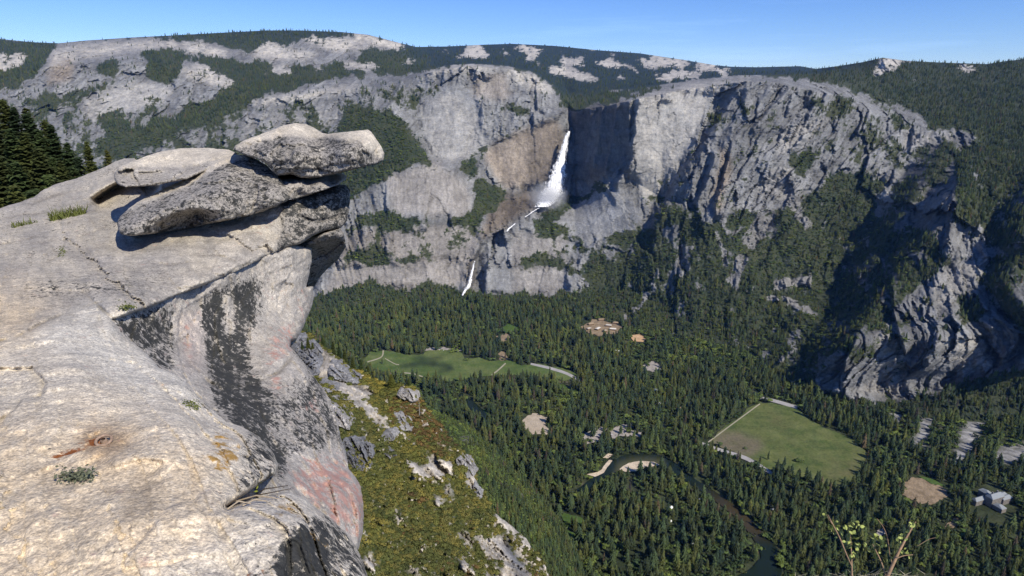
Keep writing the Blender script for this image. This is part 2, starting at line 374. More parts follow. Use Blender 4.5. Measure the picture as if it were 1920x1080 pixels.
VEG = [([(0, 68), (110, 78), (100, 92), (96, 112), (70, 135), (45, 160), (0, 165), (-400, 165), (-400, 66)], 1),
    ([(110, 76), (250, 64), (420, 54), (560, 50), (660, 55), (640, 66), (560, 72), (530, 88), (480, 98), (420, 90), (380, 77), (330, 72), (250, 70), (150, 80)], 1),
    ([(300, 75), (345, 72), (345, 85), (310, 92), (300, 85)], 1),
    ([(255, 95), (300, 95), (330, 95), (400, 105), (440, 110), (500, 118), (520, 122), (600, 126), (640, 114), (700, 100), (760, 95), (800, 100), (860, 110), (880, 120), (760, 140),
      (700, 142), (600, 150), (560, 168), (500, 178), (470, 185), (430, 200), (380, 232), (300, 245), (280, 250), (330, 220), (370, 200), (420, 180), (440, 165), (400, 140),
      (370, 115), (340, 118), (330, 140), (330, 160), (300, 155), (265, 145), (290, 125), (260, 110)], 1),
    ([(555, 60), (640, 58), (650, 75), (700, 88), (780, 92), (700, 97), (620, 94), (580, 82)], 1),
    ([(165, 130), (200, 115), (230, 110), (215, 140), (160, 138)], .9),
    ([(120, 178), (230, 140), (240, 143), (190, 170), (120, 190)], .8),
    ([(40, 180), (150, 185), (150, 200), (60, 200)], .6),
    ([(190, 205), (240, 210), (260, 240), (330, 250), (260, 300), (190, 290)], .72), ([(270, 235), (400, 205), (430, 160), (440, 180), (400, 230), (300, 260)], .85),
    ([(400, 170), (520, 180), (450, 200), (400, 215)], .6),
    ([(650, 205), (700, 205), (745, 212), (765, 235), (775, 260), (800, 285), (815, 303), (780, 305), (740, 325), (700, 350), (665, 370), (640, 380), (620, 290), (640, 230)], 1),
    ([(670, 402), (720, 396), (760, 405), (800, 410), (815, 418), (780, 425), (740, 430), (720, 438), (700, 420), (665, 415)], 1),
    ([(830, 412), (880, 402), (905, 400), (905, 424), (860, 418)], 1),
    ([(640, 478), (700, 478), (760, 485), (820, 480), (818, 488), (740, 495), (680, 500), (640, 494)], .95),
    ([(868, 292), (930, 262), (985, 240), (1045, 200), (1062, 192), (1050, 210), (1000, 238), (960, 252), (925, 275), (905, 290), (890, 330), (900, 360), (920, 385), (905, 410), (890, 395), (885, 340), (862, 312)], .95),
    ([(893, 335), (920, 345), (950, 365), (945, 380), (920, 395), (905, 410), (890, 360)], .95),
    ([(1040, 162), (1060, 150), (1100, 163), (1160, 170), (1200, 167), (1260, 160), (1310, 156), (1380, 148), (1420, 146), (1370, 156), (1300, 163), (1240, 173), (1190, 183), (1140, 196), (1090, 203), (1062, 203), (1045, 185)], 1),
    ([(905, 108), (960, 113), (1010, 128), (1055, 152), (1050, 178), (1025, 152), (960, 125), (910, 118)], 1),
    ([(960, 135), (1010, 155), (1030, 170), (1020, 180), (970, 155)], .55),
    ([(780, 165), (830, 160), (820, 190), (770, 200)], .45), ([(930, 190), (960, 185), (1000, 200), (990, 220), (920, 215)], .5),
    ([(1400, 140), (1500, 128), (1570, 120), (1620, 114), (1660, 112), (1720, 112), (1920, 106), (2400, 88), (2400, 330), (1920, 330), (1840, 245), (1800, 240), (1745, 240), (1730, 215), (1700, 195), (1640, 182), (1590, 163), (1550, 152), (1480, 148)], 1),
    ([(1785, 300), (1840, 250), (1920, 240), (2000, 240), (1920, 330), (1880, 370), (1850, 430), (1790, 420), (1790, 350)], .75),
    ([(1850, 400), (1960, 300), (2400, 300), (2400, 650), (1930, 640), (1850, 560)], .6),
    ([(1300, 480), (1330, 410), (1390, 400), (1450, 395), (1490, 380), (1540, 350), (1570, 345), (1640, 330), (1660, 340), (1640, 400), (1590, 470), (1540, 550), (1480, 640), (1500, 740), (1400, 670), (1300, 650), (1200, 640), (1260, 560)], .74),
    ([(1200, 640), (1050, 600), (880, 580), (700, 590), (580, 620), (-400, 620), (-400, 575), (400, 575), (580, 567), (650, 541), (700, 526), (740, 540), (775, 540), (810, 528), (870, 545), (950, 555), (1040, 550), (1100, 540), (1150, 535), (1200, 555), (1280, 555)], 1),
    ([(1480, 290), (1530, 285), (1525, 330), (1490, 325)], .85), ([(1540, 330), (1640, 320), (1640, 345), (1560, 360)], .8),
    ([(1560, 640), (1600, 560), (1660, 470), (1740, 460), (1775, 480), (1730, 540), (1690, 570), (1640, 620)], .60),
    ([(1640, 440), (1700, 420), (1760, 430), (1760, 480), (1640, 500)], .62), ([(1500, 600), (1580, 520), (1620, 510), (1560, 600), (1500, 680)], .75),
    ([(1790, 560), (1840, 560), (1850, 600), (1800, 600)], .6), ([(1500, 700), (1545, 735), (1600, 750), (1700, 752), (1750, 742), (1830, 706), (1920, 693), (2400, 690), (2400, 900), (1500, 900)], .93),
    ([(1000, 412), (1050, 378), (1120, 348), (1155, 345), (1110, 372), (1060, 402), (1045, 420), (1095, 445), (1000, 440)], .78),
    ([(970, 486), (1010, 478), (1060, 493), (1050, 502), (980, 502)], .95), ([(1062, 500), (1150, 495), (1250, 488), (1250, 520), (1200, 542), (1150, 520), (1080, 517)], .85),
    ([(1140, 440), (1220, 430), (1240, 450), (1180, 470), (1140, 455)], .75), ([(1230, 400), (1320, 390), (1310, 420), (1230, 430)], .7),
    ([(1310, 220), (1420, 180), (1480, 200), (1460, 260), (1420, 290), (1350, 260)], .36),
    ([(1500, 180), (1700, 200), (1730, 250), (1660, 320), (1560, 330), (1480, 290), (1540, 230)], .36),
    ([(1100, 460), (1250, 460), (1300, 500), (1250, 560), (1100, 540)], .5),
    ([(-100, 170), (400, 190), (650, 175), (660, 330), (-100, 340)], .46), ([(650, 160), (790, 150), (790, 205), (650, 200)], .42), ([(1180, 350), (1290, 320), (1330, 420), (1180, 460)], .30), ([(640, 420), (900, 425), (880, 480), (640, 490)], .34), ([(960, 430), (1100, 430), (1240, 540), (1100, 530)], .32), ([(1340, 250), (1440, 260), (1380, 400), (1300, 400)], .24),
    ([(1500, 165), (1700, 190), (1800, 250), (1790, 330), (1700, 335), (1600, 300), (1560, 250)], .40),
    ([(1470, 745), (1500, 610), (1600, 460), (1730, 270), (1800, 255), (1775, 330), (1690, 430), (1610, 560), (1545, 710)], .52),
    ([(1240, 440), (1300, 420), (1330, 440), (1290, 520), (1240, 520)], .6),
    ([(1700, 480), (1850, 480), (1850, 620), (1750, 640)], .3), ([(1550, 620), (1700, 580), (1720, 620), (1600, 690)], .5)]
PALE = [([(880, 84), (900, 82), (915, 90), (890, 92)], .8), ([(1000, 92), (1030, 90), (1060, 96), (1020, 98)], .45), ([(1060, 124), (1110, 130), (1150, 134), (1090, 132)], .5), ([(1180, 105), (1200, 104), (1215, 112), (1190, 112)], .6), ([(1140, 118), (1190, 122), (1220, 130), (1160, 130)], .45), ([(1300, 114), (1335, 120), (1320, 126), (1296, 122)], .55), ([(830, 100), (870, 112), (850, 116), (815, 108)], .5), ([(940, 104), (965, 110), (975, 120), (950, 114)], .5), ([(1400, 128), (1440, 127), (1470, 130), (1420, 132)], .35), ([(1700, 140), (1740, 150), (1760, 165), (1715, 155)], .35),
    ([(983, 104), (998, 102), (1004, 109), (990, 111)], 1), ([(1138, 101), (1152, 99), (1166, 105), (1145, 106)], 1), ([(1178, 133), (1192, 130), (1206, 135), (1190, 139)], .9), ([(1038, 104), (1048, 101), (1058, 105), (1048, 108)], 1), ([(1258, 127), (1272, 122), (1288, 126), (1275, 130)], .9), ([(928, 96), (945, 92), (957, 98), (938, 101)], 1), ([(1148, 141), (1162, 138), (1178, 143), (1160, 147)], .8), ([(1205, 98), (1220, 97), (1235, 102), (1215, 104)], .8), ([(1085, 101), (1095, 99), (1104, 103), (1092, 105)], .9),
    ([(100, 92), (200, 80), (330, 76), (345, 95), (300, 90), (220, 100), (150, 110), (90, 130)], .6), ([(0, 102), (55, 98), (35, 128), (0, 134), (-400, 134), (-400, 104)], .9),
    ([(340, 80), (400, 88), (435, 103), (400, 106), (350, 94)], .9), ([(500, 76), (530, 92), (600, 106), (520, 111), (470, 103)], .85), ([(570, 66), (640, 73), (705, 90), (620, 93), (580, 80)], .9),
    ([(660, 62), (720, 70), (775, 91), (750, 92), (700, 82), (660, 71)], 1), ([(640, 122), (680, 118), (720, 124), (770, 110), (785, 118), (700, 128), (650, 129)], .95),
    ([(380, 120), (420, 140), (450, 165), (380, 150)], .8), ([(480, 130), (540, 125), (560, 140), (500, 140)], .8), ([(570, 124), (615, 135), (605, 141)], .8),
    ([(470, 190), (560, 174), (640, 164), (700, 158), (640, 172), (480, 197)], .8), ([(540, 92), (600, 102), (595, 106), (545, 100)], .8),
    ([(870, 90), (890, 85), (905, 90), (920, 102), (900, 110), (875, 108)], 1), ([(822, 96), (838, 88), (850, 96), (845, 98)], 1), ([(850, 98), (880, 105), (900, 110), (860, 108)], .8),
    ([(958, 87), (980, 82), (1005, 90), (1022, 102), (990, 99)], 1), ([(1048, 116), (1060, 111), (1078, 109), (1102, 117), (1098, 122), (1060, 121)], 1),
    ([(1108, 123), (1120, 115), (1137, 111), (1160, 117), (1177, 119), (1165, 127), (1130, 126)], 1), ([(1020, 129), (1050, 126), (1085, 134), (1125, 147), (1118, 153), (1070, 146), (1030, 136)], 1),
    ([(1195, 115), (1230, 106), (1300, 112), (1290, 120), (1210, 126)], .8), ([(1296, 129), (1330, 119), (1372, 136), (1362, 141), (1322, 131)], 1), ([(1225, 140), (1270, 132), (1325, 137), (1300, 148), (1230, 152)], .85),
    ([(1095, 91), (1115, 90), (1137, 97), (1105, 97)], .9), ([(970, 106), (1010, 108), (1020, 120), (990, 118)], .5), ([(1640, 128), (1652, 112), (1664, 107), (1690, 112), (1685, 128), (1640, 142)], .9),
    ([(1785, 119), (1820, 124), (1842, 138), (1800, 133)], .85), ([(1880, 132), (1920, 118), (1960, 115), (1920, 126)], .4),
    ([(1190, 183), (1240, 173), (1310, 157), (1400, 147), (1400, 153), (1320, 166), (1240, 181), (1190, 190)], .8),
    ([(950, 126), (1000, 139), (1045, 168), (1020, 174), (960, 150)], .6), ([(800, 137), (860, 122), (925, 124), (920, 133), (860, 132), (800, 145)], .7),
    ([(1188, 195), (1340, 170), (1290, 280), (1240, 350), (1215, 390), (1190, 330)], .42), ([(790, 200), (850, 170), (900, 220), (920, 270), (890, 290), (850, 300), (810, 290)], .32),
    ([(160, 185), (260, 152), (330, 170), (300, 195), (250, 205), (160, 225)], .42), ([(340, 130), (380, 120), (420, 150), (450, 170), (360, 150)], .5), ([(1420, 350), (1470, 300), (1505, 365), (1480, 375), (1430, 365)], .3),
    ([(460, 215), (640, 195), (640, 240), (450, 260)], .15), ([(1455, 250), (1560, 215), (1500, 280), (1460, 290)], .3), ([(1690, 255), (1800, 248), (1780, 265), (1700, 275)], .35),
    ([(1640, 620), (1680, 600), (1700, 680), (1690, 740), (1600, 735), (1650, 700)], .3), ([(1760, 640), (1830, 630), (1865, 690), (1800, 705)], .35), ([(1740, 520), (1850, 480), (1850, 510), (1760, 590)], .3)]
TAN = [([(905, 290), (960, 250), (1040, 225), (1058, 250), (1030, 340), (950, 352), (935, 340)], .75), ([(1355, 270), (1372, 300), (1350, 400), (1332, 385)], .9), ([(100, 112), (140, 105), (130, 150), (85, 158)], .7),
    ([(660, 430), (900, 420), (890, 540), (600, 560)], .35), ([(960, 430), (1060, 440), (1060, 550), (960, 550)], .25), ([(720, 330), (820, 305), (880, 350), (880, 410), (740, 400)], .3),
    ([(925, 372), (1000, 352), (1015, 385), (940, 425), (900, 455)], .8), ([(885, 140), (950, 140), (960, 185), (890, 185)], .45), ([(1075, 208), (1180, 188), (1180, 215), (1075, 235)], .4), ([(1080, 320), (1170, 300), (1130, 350), (1070, 350)], .4)]
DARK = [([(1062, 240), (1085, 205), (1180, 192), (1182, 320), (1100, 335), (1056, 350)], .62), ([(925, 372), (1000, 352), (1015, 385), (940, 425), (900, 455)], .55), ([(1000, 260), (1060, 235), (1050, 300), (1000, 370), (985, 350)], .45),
    ([(1054, 262), (1062, 300), (1052, 375), (985, 362), (990, 345), (1022, 325)], .72), ([(880, 480), (905, 470), (912, 545), (870, 545)], .5), ([(1480, 680), (1560, 560), (1740, 260), (1836, 244), (1790, 420), (1700, 560), (1560, 720)], .5), ([(1850, 500), (1920, 310), (2400, 300), (2400, 640), (1920, 650)], .5),  # first patch paints the shadow left of the tall fall into the rock colour
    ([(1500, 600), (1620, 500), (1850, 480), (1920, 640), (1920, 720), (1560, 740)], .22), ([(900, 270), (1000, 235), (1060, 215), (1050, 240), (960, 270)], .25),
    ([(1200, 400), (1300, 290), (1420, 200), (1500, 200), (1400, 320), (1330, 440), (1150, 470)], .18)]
GRAVEL = [band([(1440, 395, 26), (1425, 430, 34), (1400, 462, 26)]), band([(1395, 480, 16), (1380, 520, 18), (1370, 535, 26)]), band([(1340, 435, 5), (1352, 460, 5), (1362, 500, 6)]),
          band([(1215, 545, 6), (1205, 565, 8), (1180, 590, 14), (1168, 598, 10)]), band([(1235, 500, 5), (1225, 540, 6)]), band([(1450, 535, 12), (1520, 525, 16)]),
          band([(1440, 350, 30), (1480, 365, 24), (1520, 430, 10)]), band([(1490, 650, 5), (1460, 682, 6)]), band([(1040, 420, 3), (1070, 400, 3)]), band([(1355, 395, 5), (1362, 440, 4)]), band([(1290, 500, 5), (1275, 520, 5)]),
          band([(1530, 590, 8), (1470, 560, 10), (1440, 560, 14)]), region([([(1690, 250), (1730, 246), (1700, 280)])[0:3]], 4)]
FACES = [[(712, 340), (760, 320), (820, 308), (860, 325), (884, 360), (888, 402), (820, 408), (740, 402), (716, 390)], [(785, 215), (800, 170), (850, 150), (890, 175), (905, 240), (925, 285), (890, 300), (850, 305), (815, 295), (795, 255)],
         [(215, 165), (315, 152), (328, 172), (300, 196), (240, 205), (180, 215)], [(1188, 198), (1345, 172), (1300, 270), (1245, 345), (1215, 385), (1192, 330)], [(905, 285), (960, 252), (1050, 220), (1058, 250), (1030, 345), (940, 348), (920, 325)],
         [(745, 435), (880, 425), (900, 450), (880, 478), (740, 478)], [(600, 502), (820, 492), (872, 490), (860, 540), (700, 530), (600, 555)], [(905, 500), (1060, 505), (1062, 545), (960, 552), (905, 545)], [(960, 440), (1020, 432), (1100, 470), (1000, 480), (930, 478)],
         [(1010, 415), (1080, 375), (1160, 350), (1210, 400), (1190, 450), (1080, 440)], [(1080, 215), (1175, 195), (1178, 320), (1085, 330)], [(900, 150), (960, 135), (960, 180), (900, 185)]]
def stack(lst, soft):
    out = np.zeros((CH, CW))
    for p, wgt in lst:
        c = np.zeros((CH, CW)); fill(p, c); out = np.maximum(out, c * wgt)
    return blur(out, soft)
def build_walls():
    pxs = np.arange(-180, 2290, 1.75); nr = 500
    sky = np.interp(pxs, *zip(*SKY)); l0 = np.interp(pxs, *zip(*L0))
    t = np.linspace(0, 1, nr)[:, None]
    PY = l0 + (sky - l0) * t
    PX = np.broadcast_to(pxs, PY.shape).copy()
    Y = walls_Y(PX, PY)
    pos = pt(PX, PY, Y)
    # masks
    veg = sample(stack(VEG, 11), PX, PY, 17, 30, 1)
    pale = sample(stack(PALE, 6), PX, PY, 9, 16, 2) * np.clip(1.0 + 1.6 * fbm(P2(PX * .6, PY * 1.5, 12, 4.4), 4, .6, 58), .1, 1.15) ** (1 - .35 * sstep(800, 840, PX) * (PY < 155) * (PX < 1560)) * np.clip(1 + 1.5 * fbm(P2(PX * .5, PY * 1.6, 4.5, 2.1), 3, .6, 66), .25, 1.2)
    tan = sample(stack(TAN, 10), PX, PY, 14, 30, 3)
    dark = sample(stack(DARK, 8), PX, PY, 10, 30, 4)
    grav = sample(np.clip(sum(GRAVEL), 0, 1), PX, PY, 12, 16, 5) * np.clip(.85 + 2.2 * fbm(P2(PX, PY, 14, 8.8), 4, .6, 59), 0, 1.1)
    far = np.maximum(sstep(5600, 7600, Y), sstep(4650, 5500, Y) * sstep(760, 830, PX))
    veg = np.maximum(veg, far * .96) * (1 - 0.93 * np.clip(pale * 1.3, 0, 1) * (veg + far > .3))
    veg = np.clip(veg - 1.1 * grav, 0, 1)
    smooth = sample(region(FACES, 10), PX, PY, 8, 24, 12)
    # relief: fluted, sheared fractal noise that moves rock toward or away from the valley
    sh = sstep(1180, 1420, PX) * 0.75
    wx = pos[..., 0] - sh * pos[..., 2]
    q = np.stack([wx / 230, pos[..., 1] / 300, pos[..., 2] / (330 - 60 * sh)], -1)
    big = fbm(q, 7, 0.47, 21, ridged=True)
    q2 = np.stack([wx / 60, pos[..., 1] / 120, pos[..., 2] / 330], -1)
    flute = fbm(q2, 5, 0.55, 31, ridged=True)
    ledg = fbm(np.stack([pos[..., 0] / 170, pos[..., 1] / 170, (pos[..., 2] + .18 * pos[..., 0]) / 38], -1), 4, .55, 35)
    rough = fbm(pos / 34.0, 5, 0.6, 41)
    edge = sstep(0, .03, t)
    amp = (1 - .72 * np.clip(veg, 0, 1)) * edge * (1 - .5 * far)
    left = 1 - sstep(620, 760, PX)
    wob = 26 * fbm(pos / 70., 4, .6, 61); wob2 = 9 * fbm(pos / 22., 4, .6, 62)
    zz = pos[..., 2] + .12 * pos[..., 0] * left
    k1, e1 = blocks((wx + wob) / 150, (zz + 1.3 * wob) / (250 - 130 * left), 63); k2, e2 = blocks((wx + wob + wob2) / 52, (zz + wob2 * 2) / (105 - 60 * left), 64); k3, e3 = blocks((wx + wob2) / 20, (zz + 1.5 * wob2) / (38 - 18 * left), 65)
    joint = np.maximum(np.maximum(.5 * e1, e2 * .8), e3 * .5)
    disp = amp * (44 * big + (9 - 5 * left) * flute + 7 * ledg + 5 * rough + 46 * k1 + 24 * k2 + 10 * k3 - 4 * joint)
    disp = disp * (1 + 0.35 * sstep(1350, 1550, PX))
    disp *= 1 - .80 * smooth
    Yd = Y - disp
    pos = pt(PX, PY, Yd)
    # colour
    n1 = fbm(P2(PX, PY, 38, 1.2), 5, 0.6, 51); n2 = fbm(P2(PX, PY, 9, 2.2), 4, 0.65, 52)
    st = fbm(np.stack([wx / 14, pos[..., 1] / 60, pos[..., 2] / 260], -1), 5, 0.6, 53)
    st2 = fbm(np.stack([(wx + .15 * pos[..., 2]) / 9, pos[..., 1] / 200, pos[..., 2] / 420], -1), 4, .6, 59)
    hor = fbm(np.stack([pos[..., 0] / 120, pos[..., 1] / 120, pos[..., 2] / 9], -1), 4, 0.6, 57)
    g = 0.205 * (1 + .42 * n1 + .45 * n2 + .34 * st + .26 * hor)
    g = g * (1 - .42 * smooth * sstep(.12, .42, st2 + .35 * n1)) * (1 + .22 * smooth * sstep(.1, .4, -st2))
    ledge = sstep(.18, .5, n2 + .5 * hor + .3 * n1) * .55
    g = g * (1 - .45 * ledge) * (1 + (1 - .7 * smooth) * (.30 * k2 + .22 * k3 + .2 * k1)) * (1 - .30 * joint * (1 - .7 * smooth)) * (1 + smooth * (.20 + .75 * st2 + .35 * n1))
    col = np.stack([g * .98, g * .985, g * .985], -1)
    col = mix(col, np.stack([g * 1.22, g * .98, g * .74], -1), np.clip(tan, 0, 1))
    col = mix(col, (.56, .52, .46), np.clip(pale * (1 + .7 * n2 + .2 * n1), 0, 1) * .85)
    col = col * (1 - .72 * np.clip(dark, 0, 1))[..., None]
    col = mix(col, np.stack([.20 * (1 + .8 * n2), .195 * (1 + .8 * n2), .19 * (1 + .8 * n2)], -1), np.clip(grav, 0, 1))
    vn = np.clip(veg + .50 * n2 + .85 * n1 * (veg > .02) - .10, 0, 1)
    vmask = sstep(.29, .44, vn) * (veg > .05)
    specks = sstep(.42, .6, n2 + .45 * n1) * (1 - pale) * .75
    vmask = np.maximum(vmask, specks)
    vc = mix((.034, .046, .026), (.056, .062, .034), sstep(-.4, .5, n1 + n2))
    vc = mix(vc, (.024, .036, .034), far)
    col = mix(col, vc, vmask)
    # rear skirt so the crest is a hill, not an edge
    back = pos[-1].copy(); back[:, 1] *= 1.12; back[:, 0] *= 1.12; back[:, 2] -= 700
    front = pos[0].copy(); front[:, 2] -= 60
    allp = np.concatenate([front[None], pos, back[None]]); allc = np.concatenate([col[:1], col, col[-1:]])
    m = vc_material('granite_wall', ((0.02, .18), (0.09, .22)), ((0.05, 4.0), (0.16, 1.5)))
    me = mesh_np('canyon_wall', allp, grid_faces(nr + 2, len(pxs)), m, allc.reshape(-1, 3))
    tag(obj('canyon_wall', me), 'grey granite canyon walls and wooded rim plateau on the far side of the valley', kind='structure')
    return PX, PY, pos, vmask, veg, far, smooth, n1
WPX, WPY, WPOS, WVM, WVEG, WFAR, WSM, WN1 = build_walls()
print('walls', time.time() - T0)
# ================================================================== valley floor, meadows, river, roads
MEADOW_E = [(1424, 753), (1475, 760), (1500, 768), (1520, 785), (1540, 800), (1580, 815), (1600, 825), (1615, 840), (1627, 850), (1622, 865), (1608, 885), (1604, 905), (1590, 914),
            (1560, 912), (1520, 902), (1480, 890), (1440, 878), (1410, 862), (1380, 848), (1345, 835), (1330, 826), (1345, 810), (1380, 785)]
MEADOW_W = [(680, 672), (695, 661), (720, 657), (760, 664), (795, 664), (800, 657), (830, 655), (865, 659), (872, 672), (900, 670), (920, 677), (960, 676), (975, 684), (1010, 682),
            (1045, 689), (1072, 694), (1082, 704), (1062, 714), (1030, 708), (980, 704), (930, 703), (900, 707), (870, 711), (840, 716), (815, 708), (780, 706), (740, 699), (700, 692)]
RIVER = [(1085, 925, 18), (1110, 908, 18), (1132, 892, 18), (1150, 876, 22), (1178, 866, 28), (1210, 862, 26), (1240, 865, 20), (1262, 876, 18), (1300, 903, 13), (1345, 933, 15), (1380, 960, 16),
         (1405, 985, 17), (1432, 1020, 24), (1446, 1050, 44), (1425, 1090, 60), (1370, 1120, 60)]
RIVER2 = [(862, 738, 8), (872, 748, 12), (888, 762, 15), (905, 778, 14), (918, 792, 8)]
SAND = [[(1161, 880), (1168, 874), (1180, 868), (1200, 864), (1226, 866), (1237, 872), (1212, 876), (1196, 884), (1172, 884)], [(1100, 889), (1120, 885), (1128, 880), (1136, 868), (1146, 858), (1152, 858), (1142, 872), (1132, 886), (1116, 894)],
        [(1130, 858), (1140, 850), (1150, 852), (1140, 860)]]
CLEAR = [[(977, 790), (990, 778), (1008, 775), (1025, 782), (1022, 795), (1030, 806), (1025, 814), (1000, 814), (985, 806)]]
LOTS = [[(1090, 828), (1098, 810), (1125, 799), (1142, 804), (1122, 815), (1128, 826), (1106, 832)], [(1140, 806), (1180, 792), (1192, 798), (1168, 808), (1202, 808), (1203, 817), (1172, 817), (1150, 822)],
        [(1203, 688), (1225, 674), (1242, 690), (1222, 699)], [(795, 656), (806, 650), (820, 650), (868, 657), (862, 662), (830, 660)], [(1640, 1000), (1655, 990), (1660, 1000), (1650, 1008)]]
DIRT = [[(1088, 613), (1110, 600), (1130, 595), (1156, 604), (1168, 613), (1160, 624), (1120, 630), (1100, 623)], [(925, 632), (950, 625), (962, 634), (935, 643)],
        [(1690, 908), (1712, 893), (1745, 905), (1778, 918), (1775, 932), (1745, 947), (1715, 940), (1692, 928)], [(1770, 985), (1800, 965), (1815, 960), (1795, 985), (1775, 1000)], [(930, 664), (945, 660), (952, 672), (938, 676)]]
PAD = [[(1180, 629), (1200, 626), (1212, 635), (1206, 641), (1188, 640)]]
GREENS = [[(930, 621), (955, 606), (985, 620), (955, 625)], [(1040, 720), (1060, 722), (1070, 735), (1048, 730)], [(895, 765), (910, 768), (930, 790), (915, 792)], [(1010, 995), (1040, 985), (1080, 1000), (1070, 1020), (1020, 1015)],
          [(1050, 960), (1090, 970), (1110, 985), (1060, 985)], [(1720, 892), (1745, 896), (1775, 912), (1750, 908)], [(1800, 990), (1835, 1000), (1850, 1012), (1815, 1006)]]
ROADS = [('road', [(1426, 746, 5), (1450, 751, 6), (1495, 764, 6)]), ('road', [(1316, 832, 6), (1345, 842, 6), (1390, 856, 7), (1412, 866, 7), (1448, 888, 6)]), ('road', [(995, 682, 3.5), (1030, 690, 5), (1062, 700, 5), (1088, 714, 5)]),
         ('path', [(684, 680, 2), (714, 670, 2), (719, 657, 3)]), ('path', [(922, 703, 2.5), (934, 694, 2.5), (948, 681, 2.5)]), ('path', [(758, 699, 2), (775, 701, 2), (795, 707, 2)]), ('path', [(1425, 757, 2.2), (1380, 790, 2.2), (1328, 829, 2.2)]),
         ('path', [(722, 672, 1.5), (740, 682, 1.5), (748, 684, 1.5)])]
def strip(pts):
    L, R = [], []
    for k, (x, y, wd) in enumerate(pts):
        a = pts[max(0, k - 1)]; b = pts[min(len(pts) - 1, k + 1)]
        d = math.hypot(b[0] - a[0], b[1] - a[1]); nx, ny = -(b[1] - a[1]) / d, (b[0] - a[0]) / d
        L.append((x + nx * wd / 2, y + ny * wd / 2 )); R.append((x - nx * wd / 2, y - ny * wd / 2))
    return L + R[::-1]
def smooth_line(pts, n=6):
    p = np.array(pts, float); t = np.arange(len(p)); tt = np.linspace(0, len(p) - 1, n * (len(p) - 1) + 1)
    out = []
    for c in range(p.shape[1]):
        m = np.gradient(p[:, c]); k = np.clip(tt.astype(int), 0, len(p) - 2); s = tt - k
        h = (2 * s**3 - 3 * s**2 + 1) * p[k, c] + (s**3 - 2 * s**2 + s) * m[k] + (-2 * s**3 + 3 * s**2) * p[k + 1, c] + (s**3 - s**2) * m[k + 1]
        out.append(h)
    return [tuple(r) for r in np.stack(out, 1)]
def rough_edge(poly, amp=2.0, step=3.0, seed=0, closed=True, ws=14):
    p = np.array(poly, float); n = len(p); out = []
    for k in range(n if closed else n - 1):
        a, b = p[k], p[(k + 1) % n]; m = max(1, int(np.hypot(*(b - a)) / step))
        for j in range(m): out.append(a + (b - a) * j / m)
    out = np.array(out)
    dx = amp * fbm(P2(out[:, 0], out[:, 1], ws, seed + .3), 4, .6, seed + 61); dy = amp * fbm(P2(out[:, 0], out[:, 1], ws, seed + 7.3), 4, .6, seed + 62)
    return out + np.stack([dx, dy * .7], -1)
def tri_fill(poly, step, extra=None):
    """triangulate the inside of an outline with evenly spread inner points (outline in picture-plane units)"""
    p = np.asarray(poly, float)
    x0, y0 = p.min(0); x1, y1 = p.max(0)
    xs = np.arange(x0, x1, step); ys = np.arange(y0, y1, step * .87)
    X, Y = np.meshgrid(xs, ys); X = X + (np.arange(len(ys))[:, None] % 2) * step / 2
    X = X.ravel() + rng.uniform(-.15, .15, X.size) * step; Y = Y.ravel() + rng.uniform(-.15, .15, Y.size) * step
    k = inside(p, X, Y)
    X, Y = X[k], Y[k]
    # keep away from the outline
    d = dist_to(p, X, Y); k = d > step * .45
    X, Y, d = X[k], Y[k], d[k]
    n = len(p)
    pts = np.concatenate([p, np.stack([X, Y], -1)])
    vin = [Vector(v) for v in pts]
    r = delaunay_2d_cdt(vin, [], [list(range(n))], 1, 1e-6)
    out = np.array([(v.x, v.y) for v in r[0]])
    f = np.array([t for t in r[2] if len(t) == 3], np.int32)
    return out, f, n
def dist_to(p, X, Y):
    d = np.full(X.shape, 1e9); n = len(p)
    for k in range(n):
        a, b = p[k], p[(k + 1) % n]; e = b - a; L2 = e @ e + 1e-12
        t = np.clip(((X - a[0]) * e[0] + (Y - a[1]) * e[1]) / L2, 0, 1)
        d = np.minimum(d, (X - a[0] - t * e[0])**2 + (Y - a[1] - t * e[1])**2)
    return np.sqrt(d)
def flat_sheet(name, poly, up, mat, colfn=None, step=4.0, label=None, kind='structure'):
    pts, f, n = tri_fill(poly, step)
    co = on_floor(pts[:, 0], pts[:, 1], up)
    col = colfn(pts[:, 0], pts[:, 1], co) if colfn else None
    o = obj(name, mesh_np(name, co, f, mat, col))
    # outlines are traced counter to the mesh normal now and then: face them up
    me = o.data
    if len(me.polygons) and sum(q.normal.z * q.area for q in me.polygons) < 0: me.flip_normals()
    return tag(o, label, kind=kind)
M_floor = vc_material('forest_floor', ((0.01, .3), (0.06, .4), (0.3, .3)), ((0.1, 1.0),))
